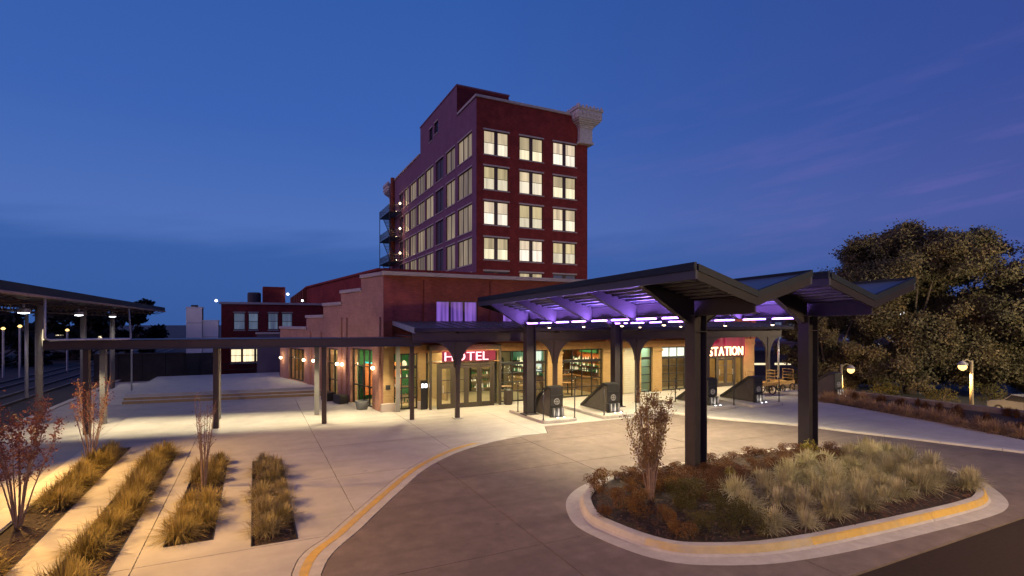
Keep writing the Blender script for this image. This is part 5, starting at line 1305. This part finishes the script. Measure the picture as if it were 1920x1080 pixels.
def car(x, y, rz, m_, lab):
    t = thing('parked_car', lab, 'car', (x, y, -1.5), rz, group='cars parked on the lower street')
    def lp(n, mb, mm, par=t, sm=False): return link(n, mb.mesh(n, M[mm], sm), par)
    pr = [(-2.15, .35), (-2.2, .75), (-1.9, .92), (-1.35, .98), (-.75, 1.42), (.55, 1.45), (1.15, 1.0), (2.0, .86), (2.2, .65), (2.18, .32)]
    b = lp('body', MB().extrude([(a, -.85, z) for a, z in pr], (0, 1.7, 0)), m_)
    bv = b.modifiers.new('bevel', 'BEVEL'); bv.width = .08; bv.segments = 3
    for s in (-1, 1):
        lp('side_window', MB().extrude([(a, s * .853, z) for a, z in ((-1.2, 1.0), (-.7, 1.36), (.5, 1.38), (.98, 1.0))], (0, .012 * s, 0)), 'glass_dark')
        lp('headlight', MB().box(2.1, 2.2, s * .62 - .16, s * .62 + .16, .62, .76), 'glass_sky'); lp('tail_light', MB().box(-2.22, -2.12, s * .62 - .16, s * .62 + .16, .70, .84), 'orange')
        for wx in (-1.35, 1.35):
            wl = lp('wheel', MB().tube([(wx, s * .68, .32), (wx, s * .88, .32)], .32, 16), 'tyre'); lp('rim', MB().tube([(wx, s * .86, .32), (wx, s * .89, .32)], .19, 12), 'galv', wl)
    lp('windscreen', MB().add([(.60, -.72, 1.43), (1.16, -.76, 1.03), (1.16, .76, 1.03), (.60, .72, 1.43)], [(0, 1, 2, 3)]), 'glass_dark')
car(47.5, 12.6, R(75), 'car', 'silver parked car at the right edge, beyond the lamp')
car(52.0, 15.5, R(75), 'car_dark', 'dark parked car under the big tree, right of the lamp')
car(45.0, 15.9, R(70), 'car', 'second silver parked car, close to the lamp pole')
for k, x in enumerate((-14.0, -12.5, -17.5, -16.0)):
    t = thing('railway_rail', ('first', 'second', 'third', 'fourth')[(1, 0, 3, 2)[k]] + ' steel rail of the tracks, counted from the platform edge', 'rail', (x, 40, -.1))
    part('rail_head', MB().box(x - .035, x + .035, 12, 110, .02, .06), M['steel_grey'], t); part('rail_foot', MB().box(x - .07, x + .07, 12, 110, -.098, .018), M['steel_brown'], t)
# rail fence and distant lamps beyond the tracks
rf = thing('rail_fence', 'dark post and rail fence along the tracks, far left', 'fence', (-22, 40, 0))
for k in range(26):
    part('post', MB().box(-22.04, -21.96, 26 + k * 2, 26.08 + k * 2, -1.5, 1.3), M['black'], rf)
for z in (.15, .5, .85, 1.2): part('rail', MB().box(-22.02, -21.98, 26, 78, z, z + .05), M['black'], rf)
for x, y, h, lab in ((-19.2, 59.4, 5.6, 'far white street lamp at the left edge, lower and brighter'), (-17.9, 58.7, 5.8, 'far white street lamp at the left edge, right of the brighter one'), (-15.9, 63.4, 5.4, 'faint far lamp among the dark trees on the left')):
    t = thing('street_lamp', lab, 'street lamp', (x, y, -1.5))
    part('pole', MB().tube([(x, y, -1.5), (x, y, h - 1.6)], .08, 6), M['galv'], t); part('globe', MB().lathe((x, y, h - 1.5), [(.06, -.12), (.17, 0), (.06, .12)], 10), M['sodium'], t, smooth=True)
structure(part('embankment', MB().prism([(-70, 20), (-22.5, 20), (-24, 130), (-80, 130)], -1.499, -0.4), M['darkwall']))

# ------------------------------------------------------------------ VEGETATION
def grass_mesh(name, m_, n, h, spread, seed, lean=0.5, wdt=0.010, plume=0.0):
    g = np.random.default_rng(seed); v = []; f = []
    for _ in range(n):
        a = g.uniform(0, 2 * PI); r0 = abs(g.normal(0, .13)) * spread / .4; hh = h * g.uniform(.55, 1.08); ln = lean * g.uniform(.05, 1.25) * spread / .4
        dx_, dy_ = math.cos(a), math.sin(a); px, py = -dy_, dx_
        x0, y0 = dx_ * r0, dy_ * r0; wd = wdt * g.uniform(.7, 1.4); b = len(v)
        for q, (tt, ww) in enumerate(((0, 1.0), (.45, .95), (.8, .8), (1.0, .15))):
            o = ln * tt * tt * .62; z = hh * (tt - .30 * tt * tt * (ln / .4) ** 1.3)
            if plume and q == 2: ww = 1 + plume
            x, y = x0 + dx_ * o, y0 + dy_ * o
            v += [(x - px * wd * ww, y - py * wd * ww, z), (x + px * wd * ww, y + py * wd * ww, z)]
        for q in range(3): f.append((b + 2 * q, b + 2 * q + 1, b + 2 * q + 3, b + 2 * q + 2))
    me = bpy.data.meshes.new(name); me.from_pydata(v, [], f); me.materials.append(M[m_]); return me
def leaf_quads(pts, size, seed, flat=0.0):
    g = np.random.default_rng(seed); n = len(pts); P = np.asarray(pts)
    a = g.normal(size=(n, 3)); a /= np.linalg.norm(a, axis=1)[:, None]
    b = g.normal(size=(n, 3)); b -= (a * b).sum(1)[:, None] * a; b /= np.linalg.norm(b, axis=1)[:, None]
    s = size * g.uniform(.6, 1.35, (n, 1))
    V = np.stack([P - a * s, P + b * s * .55, P + a * s, P - b * s * .55], 1).reshape(-1, 3)
    F = np.arange(4 * n).reshape(-1, 4)
    return V, F
def leaf_mesh(name, m_, pts, size, seed):
    V, F = leaf_quads(pts, size, seed)
    me = bpy.data.meshes.new(name); me.vertices.add(len(V)); me.vertices.foreach_set('co', V.ravel())
    me.loops.add(F.size); me.loops.foreach_set('vertex_index', F.ravel()); me.polygons.add(len(F)); me.polygons.foreach_set('loop_start', np.arange(0, F.size, 4)); me.polygons.foreach_set('loop_total', np.full(len(F), 4))
    me.update(calc_edges=True); me.materials.append(M[m_]); return me
def shrub_mesh(name, m_, n, r, h, seed, size=0.035, top=0.5):
    g = np.random.default_rng(seed); pts = []
    lob = [(g.uniform(-.5, .5) * r, g.uniform(-.5, .5) * r, g.uniform(.35, .8) * h, g.uniform(.35, .6)) for _ in range(7)]
    while len(pts) < n:
        lx, ly, lz, lr = lob[g.integers(7)]
        d = g.normal(size=3); d /= np.linalg.norm(d); q = g.uniform(.5, 1) ** .5
        p = (lx + d[0] * lr * r * q, ly + d[1] * lr * r * q, lz + d[2] * lr * h * .6 * q)
        if p[2] > .02: pts.append(p)
    return leaf_mesh(name, m_, pts, size, seed)
def twig_mesh(name, r, h, seed, n=9, m_='bark'):
    g = np.random.default_rng(seed); mb = MB()
    for _ in range(n):
        a = g.uniform(0, 2 * PI); q = g.uniform(.3, .9) * r
        mb.tube([(0, 0, 0), (q * .4 * math.cos(a), q * .4 * math.sin(a), h * .5), (q * math.cos(a), q * math.sin(a), h * g.uniform(.7, 1))], [.008, .006, .003], 4)
    return mb.mesh(name, M[m_])
def plant(name, lab, cat, group, x, y, z, meshes, sc_=1.0, rz=None, names=('blades',)):
    t = thing(name, lab, cat, (x, y, z), rnd.uniform(0, 2 * PI) if rz is None else rz, group)
    t.scale = (sc_ * rnd.uniform(.9, 1.1), sc_ * rnd.uniform(.9, 1.1), sc_ * rnd.uniform(.88, 1.12))
    for nm, me in zip(names, meshes): link(nm, me, t)
    return t
gold = [grass_mesh('blades', 'grass_gold', 520, .66, .50, 20 + k, .6, .0048, .4) for k in range(4)]
grey = [grass_mesh('blades', 'grass_grey', 480, .64, .46, 30 + k, .55, .0046, .5) for k in range(3)]
pale = [grass_mesh('blades', 'grass_pale', 460, .74, .52, 40 + k, .62, .0045, .8) for k in range(5)]
tan = [grass_mesh('blades', 'grass_tan', 520, .48, .55, 50 + k, 1.0, .006) for k in range(3)]
redg = [grass_mesh('blades', 'leaf_maroon', 300, .85, .42, 60 + k, .5, .006, .5) for k in range(3)]
ORD = ['first', 'second', 'third', 'fourth', 'fifth', 'sixth', 'seventh', 'eighth', 'ninth', 'tenth', 'eleventh', 'twelfth', 'thirteenth', 'fourteenth', 'fifteenth', 'sixteenth', 'seventeenth', 'eighteenth', 'nineteenth', 'twentieth', 'twenty-first', 'twenty-second', 'twenty-third', 'twenty-fourth', 'twenty-fifth', 'twenty-sixth', 'twenty-seventh', 'twenty-eighth', 'twenty-ninth', 'thirtieth']
def rows_of(pts, cuts, names):
    """gives every plant its row name and its count from the left within that row"""
    out = {}
    for i, nm in enumerate(names):
        lo = cuts[i - 1] if i else -1e9; hi = cuts[i] if i < len(cuts) else 1e9
        row = sorted(p for p in pts if lo <= p[1] < hi)
        for k, p in enumerate(row): out[p] = (nm, ORD[min(k, 29)])
    return out
def strip_grass(k, pts, meshes, lab, grp, z=-.035, s=1.0):
    for i_, (x, y, q) in enumerate(sorted(pts, key=lambda p: p[1])): plant('grass_clump', lab + ', ' + ORD[i_] + ' from the near end', 'ornamental grass', grp, x, y, z, [meshes[rnd.randrange(len(meshes))]], s * q * .94)
P1 = [(-4.55 + rnd.uniform(-.2, .2), 15.2 + i * .55 + rnd.uniform(-.15, .15), rnd.uniform(.75, 1.1)) for i in range(15) if not 15.0 < 15.2 + i * .55 < 16.4] + [(-4.5 + rnd.uniform(-.2, .2), 11.2 + i * .5, rnd.uniform(.85, 1.05)) for i in range(5)]
P2 = [(-2.85 + rnd.uniform(-.22, .22), 9.4 + i * .60 + rnd.uniform(-.15, .15), rnd.uniform(.8, 1.15)) for i in range(21) if i not in (5, 12)]
P3 = [(-1.25 + rnd.uniform(-.2, .2), y + rnd.uniform(-.1, .1), rnd.uniform(.75, 1.0)) for y in (13.4, 13.9, 14.5, 15.1, 15.6, 17.5, 18.0, 18.6, 19.1, 19.6)]
P3 = [(-1.25 + (.22 if i % 2 else -.2), p[1], p[2]) for i, p in enumerate(P3)]
P4 = [(.40 + (.2 if i % 2 else -.2) + rnd.uniform(-.08, .08), 12.8 + i * .62 + rnd.uniform(-.12, .12), rnd.uniform(.7, 1.0)) for i in range(11)]
strip_grass(0, P1, gold, 'olive gold grass clump in the strip along the edging', 'grass clumps of the leftmost strip')
strip_grass(1, P2, gold, 'gold grass clump in the second strip', 'grass clumps of the second strip')
strip_grass(2, P3, gold, 'gold grass clump in the bare sapling strip', 'grass clumps of the third strip')
strip_grass(3, P4, grey, 'greyish grass clump in the rightmost strip', 'grass clumps of the fourth strip')
# island: pale grasses in front, maroon low shrubs behind, rust and olive ones at the left tip
def zi(x, y): return .16
pts = []
tries = 0
while len(pts) < 66 and tries < 6000:
    tries += 1
    x, y = rnd.uniform(9.6, 19.2), rnd.uniform(6.9, 10.9)
    if not inside(inner, x, y) or y > 8.6 + (x - 9.6) * .27 + .9 or (x < 10.6 and y > 9.0): continue
    if y - 6.4 < .95 and x > 10.8: continue
    if all((x - a) ** 2 + (y - b) ** 2 > .46 ** 2 for a, b in pts): pts.append((x, y))
rw = rows_of(pts, (7.9, 8.7, 9.5, 10.3), ('kerb', 'second', 'middle', 'fourth', 'rear'))
for x, y in pts: plant('grass_clump', 'pale feathery island grass clump, %s row, %s from the left' % rw[(x, y)], 'ornamental grass', 'pale grass clumps of the island', x, y, zi(x, y), [pale[rnd.randrange(5)]], rnd.uniform(.52, .86))
sh_m = [(shrub_mesh('foliage', 'leaf_maroon', 1100, .5, .5, 70 + k, .022), twig_mesh('twigs', .45, .5, 70 + k)) for k in range(4)]
sh_r = [(shrub_mesh('foliage', 'leaf_rust', 1000, .45, .55, 80 + k, .022), twig_mesh('twigs', .4, .55, 80 + k)) for k in range(3)]
sh_o = [(shrub_mesh('foliage', 'leaf_olive', 1200, .5, .75, 90 + k, .022), twig_mesh('twigs', .45, .7, 90 + k)) for k in range(3)]
sh_l = [(shrub_mesh('foliage', 'leaf_lime', 600, .38, .5, 95, .028), twig_mesh('twigs', .3, .45, 95))]
pts2 = []; tries = 0
while len(pts2) < 74 and tries < 6000:
    tries += 1
    x, y = rnd.uniform(9.4, 19.3), rnd.uniform(9.0, 12.4)
    if not inside(inner, x, y) or y < 9.75 + (x - 9.6) * .12: continue
    if any(abs(x - c) < .45 and abs(y - 12) < .4 for c in (12.08, 17.3)): continue
    if all((x - a) ** 2 + (y - b) ** 2 > .40 ** 2 for a, b in pts2): pts2.append((x, y))
rw = rows_of(pts2, (10.6, 11.2, 11.8), ('front', 'second', 'third', 'rear'))
for x, y in pts2: plant('low_shrub', 'low maroon island shrub, %s row, %s from the left' % rw[(x, y)], 'shrub', 'maroon shrubs of the island', x, y, zi(x, y) - .02, sh_m[rnd.randrange(4)], rnd.uniform(.5, .8), names=('foliage', 'twigs'))
pts3 = []; tries = 0
while len(pts3) < 34 and tries < 5000:
    tries += 1
    x, y = rnd.uniform(7.0, 10.2), rnd.uniform(7.3, 12.2)
    if not inside(inner, x, y) or (x > 9.5 and y < 8.2): continue
    if (x - 8.95) ** 2 + (y - 10.4) ** 2 < .2: continue
    if x < 7.9 and y < 9.3: continue
    if all((x - a) ** 2 + (y - b) ** 2 > .42 ** 2 for a, b in pts3): pts3.append((x, y))
rw = rows_of([p for p in pts3 if p[0] > 8.7 and p[1] < 10.5 or (p[0] > 8.3 and p[1] < 8.7)], (8.5, 9.5), ('kerb', 'middle', 'rear'))
rw.update(rows_of([p for p in pts3 if p not in rw], (9.3, 10.3, 11.3), ('kerb', 'second', 'third', 'rear')))
for x, y in pts3:
    if x > 8.7 and y < 10.5 or (x > 8.3 and y < 8.7): plant('leafy_shrub', 'olive green island shrub, %s row, %s from the left' % rw[(x, y)], 'shrub', 'olive shrubs of the island', x, y, zi(x, y) - .02, sh_o[rnd.randrange(3)], rnd.uniform(.55, .85), names=('foliage', 'twigs'))
    else: plant('low_shrub', 'rust orange shrub at the island tip, %s row, %s from the left' % rw[(x, y)], 'shrub', 'rust shrubs of the island', x, y, zi(x, y) - .02, sh_r[rnd.randrange(3)], rnd.uniform(.5, .85), names=('foliage', 'twigs'))
plant('leafy_shrub', 'small yellow green shrub at the foot of the right near column', 'shrub', None, 16.75, 11.55, .16, sh_l[0], 1.1, names=('foliage', 'twigs'))
plant('leafy_shrub', 'tiny bright yellow shrub among the maroon ones right of the left near column', 'shrub', None, 12.3, 10.9, .16, sh_l[0], .6, names=('foliage', 'twigs'))
# right bed: mulch, tan cushions in front, dark red grasses behind
bed = tag(link('planting_bed', None), 'long right hand planting bed between the pavement and the low kerb wall', 'planting bed')
part('mulch', MB().prism([(29.7, 19.3), (28.3, 13.0), (27.0, 9.6), (26.3, 7.2), (33.4, 7.2), (33.5, 20.0)], 0.004, 0.045), M['mulch'], bed)
for row in range(2):
    for i in range(17):
        f = i / 16; y = 18.8 - f * 10.6; x = 29.75 - f * 3.0 + .45 + row * .8 + rnd.uniform(-.12, .12)
        plant('grass_clump', 'rounded tan grass cushion, %s row of the right bed, %s from the far end' % (('pavement', 'inner')[row], ORD[i]), 'ornamental grass', 'tan grass cushions of the right bed', x, y + rnd.uniform(-.15, .15), .03, [tan[rnd.randrange(3)]], rnd.uniform(.85, 1.1))
for i in range(26):
    f = (i + rnd.uniform(.1, .9)) / 26; y = 18.9 - f * 10.5; x = rnd.uniform(31.0 - f * 2.6, 33.2)
    plant('grass_clump', 'dark red upright grass of the right bed, %s from the far end' % ORD[i], 'ornamental grass', 'dark red grasses of the right bed', x, y, .03, [redg[rnd.randrange(3)]], rnd.uniform(.5, .8))
for i in range(9):
    plant('grass_clump', 'pale straw grass beyond the right bed, %s from the left' % ORD[i], 'ornamental grass', 'straw grasses at the end of the right bed', 30.0 + i * .4, rnd.uniform(19.2, 21.6), .0, [tan[rnd.randrange(3)]], rnd.uniform(1.0, 1.4))
# saplings
def sapling(x, y, z, h, lab, nst, leaves, m_, seed, spread=.55, lo=.45, size=.035, pale_=True):
    g = np.random.default_rng(seed); t = thing('sapling', lab, 'tree', (x, y, z)); mb = MB(); pts = []
    for k in range(nst):
        a = 2 * PI * k / nst + g.uniform(-.3, .3); q = spread * g.uniform(.4, 1.0); hh = h * g.uniform(.72, 1.0)
        ctl = [(.05 * math.cos(a), .05 * math.sin(a), 0), (q * .35 * math.cos(a), q * .35 * math.sin(a), hh * .35), (q * .75 * math.cos(a + .15), q * .75 * math.sin(a + .15), hh * .7), (q * math.cos(a + .1), q * math.sin(a + .1), hh)]
        mb.tube([(x + p[0], y + p[1], z + p[2]) for p in ctl], [.020, .015, .009, .004], 5)
        for _ in range(15):
            tt = g.uniform(.3, .97); i = min(2, int(tt * 3)); fr = tt * 3 - i; p = np.array(ctl[i]) * (1 - fr) + np.array(ctl[i + 1]) * fr
            a2 = g.uniform(0, 2 * PI); l = g.uniform(.12, .38) * (1.2 - tt * .5); e = p + np.array([math.cos(a2) * l * .6, math.sin(a2) * l * .6, l * .8])
            mb.tube([(x + p[0], y + p[1], z + p[2]), (x + e[0], y + e[1], z + e[2])], [.006, .002], 4, False)
            for _ in range(leaves):
                r_ = g.random(); w_ = p * (1 - r_) + e * r_ + g.normal(size=3) * .055
                if w_[2] > lo * h * g.uniform(.75, 1.25): pts.append((x + w_[0], y + w_[1], z + w_[2]))
    part('trunk', mb, M['bark_pale'], t)
    if pts:
        me = leaf_mesh('crown', m_, np.array(pts) - np.array([x, y, z]), size, seed); link('crown', me, t)
    return t
sapling(-4.82, 15.7, -.03, 3.05, 'red leaved multi-stem sapling at the left edge, the nearest one', 13, 26, 'leaf_red', 3, .85, .42, .030)
sapling(-4.75, 21.3, -.03, 3.0, 'thin red leaved sapling behind, in front of the walkway posts', 10, 12, 'leaf_red', 4, .75, .5, .028)
sapling(-1.28, 17.2, -.03, 2.75, 'almost bare upright sapling in the third planting strip', 9, 2, 'leaf_red', 5, .34, .55, .022)
sapling(8.95, 10.4, .16, 2.75, 'rusty leaved slender sapling on the left tip of the oval island', 13, 34, 'leaf_tan', 6, .62, .20, .026)
# the big trees
def big_tree(x, y, z, h, rad, lab, seed, nleaf, m_='tree_leaf', size=.24, low=.10, nl=46):
    g = np.random.default_rng(seed); t = thing('broadleaf_tree', lab, 'tree', (x, y, z))
    mb = MB(); base = np.array([x, y, z])
    mb.tube([(x, y, z), (x + .1, y, z + h * .12), (x + .15, y + .1, z + h * .28)], [.50, .38, .32], 10)
    lob = []
    for k in range(nl):
        u_ = g.uniform(low, .97); a = g.uniform(0, 2 * PI)
        rr = rad * math.sqrt(max(0.05, 1 - ((u_ - .42) / .60) ** 2)) * g.uniform(.35, .92)
        lob.append((rr * math.cos(a), rr * math.sin(a), h * u_, g.uniform(.13, .26) * rad))
    for lx, ly, lz, lr in lob[:18]:
        s_ = np.array([.15, .1, h * g.uniform(.16, .28)]); e = np.array([lx, ly, lz]); mdl = s_ * .45 + e * .55 + np.array([0, 0, -.03 * h])
        mb.tube([tuple(base + s_), tuple(base + mdl), tuple(base + e)], [.17, .09, .03], 6, False)
    part('trunk', mb, M['bark'], t, smooth=True)
    P = []
    per = nleaf // nl
    for lx, ly, lz, lr in lob:
        # each bough carries several sprays
        ns = 14
        d = g.normal(size=(ns, 3)); d /= np.linalg.norm(d, axis=1)[:, None]
        cs = np.array([lx, ly, lz]) + d * lr * g.uniform(.45, 1.0, (ns, 1)) * np.array([1, 1, .75])
        for c_ in cs: P.append(c_ + g.normal(size=(per // ns, 3)) * np.array([.34, .34, .25]) * (rad / 8))
    P = np.concatenate(P); P = P[P[:, 2] > .4]
    link('crown', leaf_mesh('crown', m_, P, size, seed), t)
    return t
big_tree(50.6, 25.8, -1.5, 13.6, 8.6, 'big spreading autumn tree behind the right end of the drive canopy', 11, 320000, nl=100, size=.108)
big_tree(55.0, 15.6, -1.5, 12.6, 7.6, 'second big tree at the right edge, darker than its neighbour', 12, 180000, size=.115, nl=70)
big_tree(43.6, 28.6, -1.5, 8.2, 3.8, 'smaller autumn tree at the left side of the big one', 13, 80000, size=.095, low=.1, nl=36)
def far_tree(x, y, h, rad, seed, lab):
    return big_tree(x, y, -1.5, h, rad, lab, seed, 7000, 'tree_leaf_dark', .34, .1, 24)
for k, (x, y, h, rad, lab) in enumerate(((-20.5, 84, 8.3, 6.0, 'dark distant tree left of the white lift tower'), (-26, 74, 7.6, 6.0, 'dark distant tree above the middle of the walkway roof'), (-30, 66, 6.6, 5.2, 'dark distant tree beyond the rail fence, farther left'), (-17, 95, 9.3, 5.5, 'dark distant tree just behind the white lift tower'), (-36, 96, 7.8, 6.5, 'dark distant tree behind the two far lamps'))):
    far_tree(x, y, h, rad, 200 + k, lab)
for k, (x, y, s_, lab) in enumerate(((40.2, 25.6, 2.2, 'dark bush right of the shorter amber lamp'), (42.5, 23.5, 2.6, 'dark bush under the left side of the big tree'), (44.2, 20.5, 2.3, 'dark bush behind the taller amber lamp, left of it'), (46.5, 18.5, 2.6, 'dark bush under the big tree, left of the parked cars'), (42.0, 27.5, 2.4, 'dark bush under the smaller autumn tree'))):
    plant('bush', lab, 'bush', None, x, y, -1.5, sh_o[k % 3], s_, names=('foliage', 'twigs'))
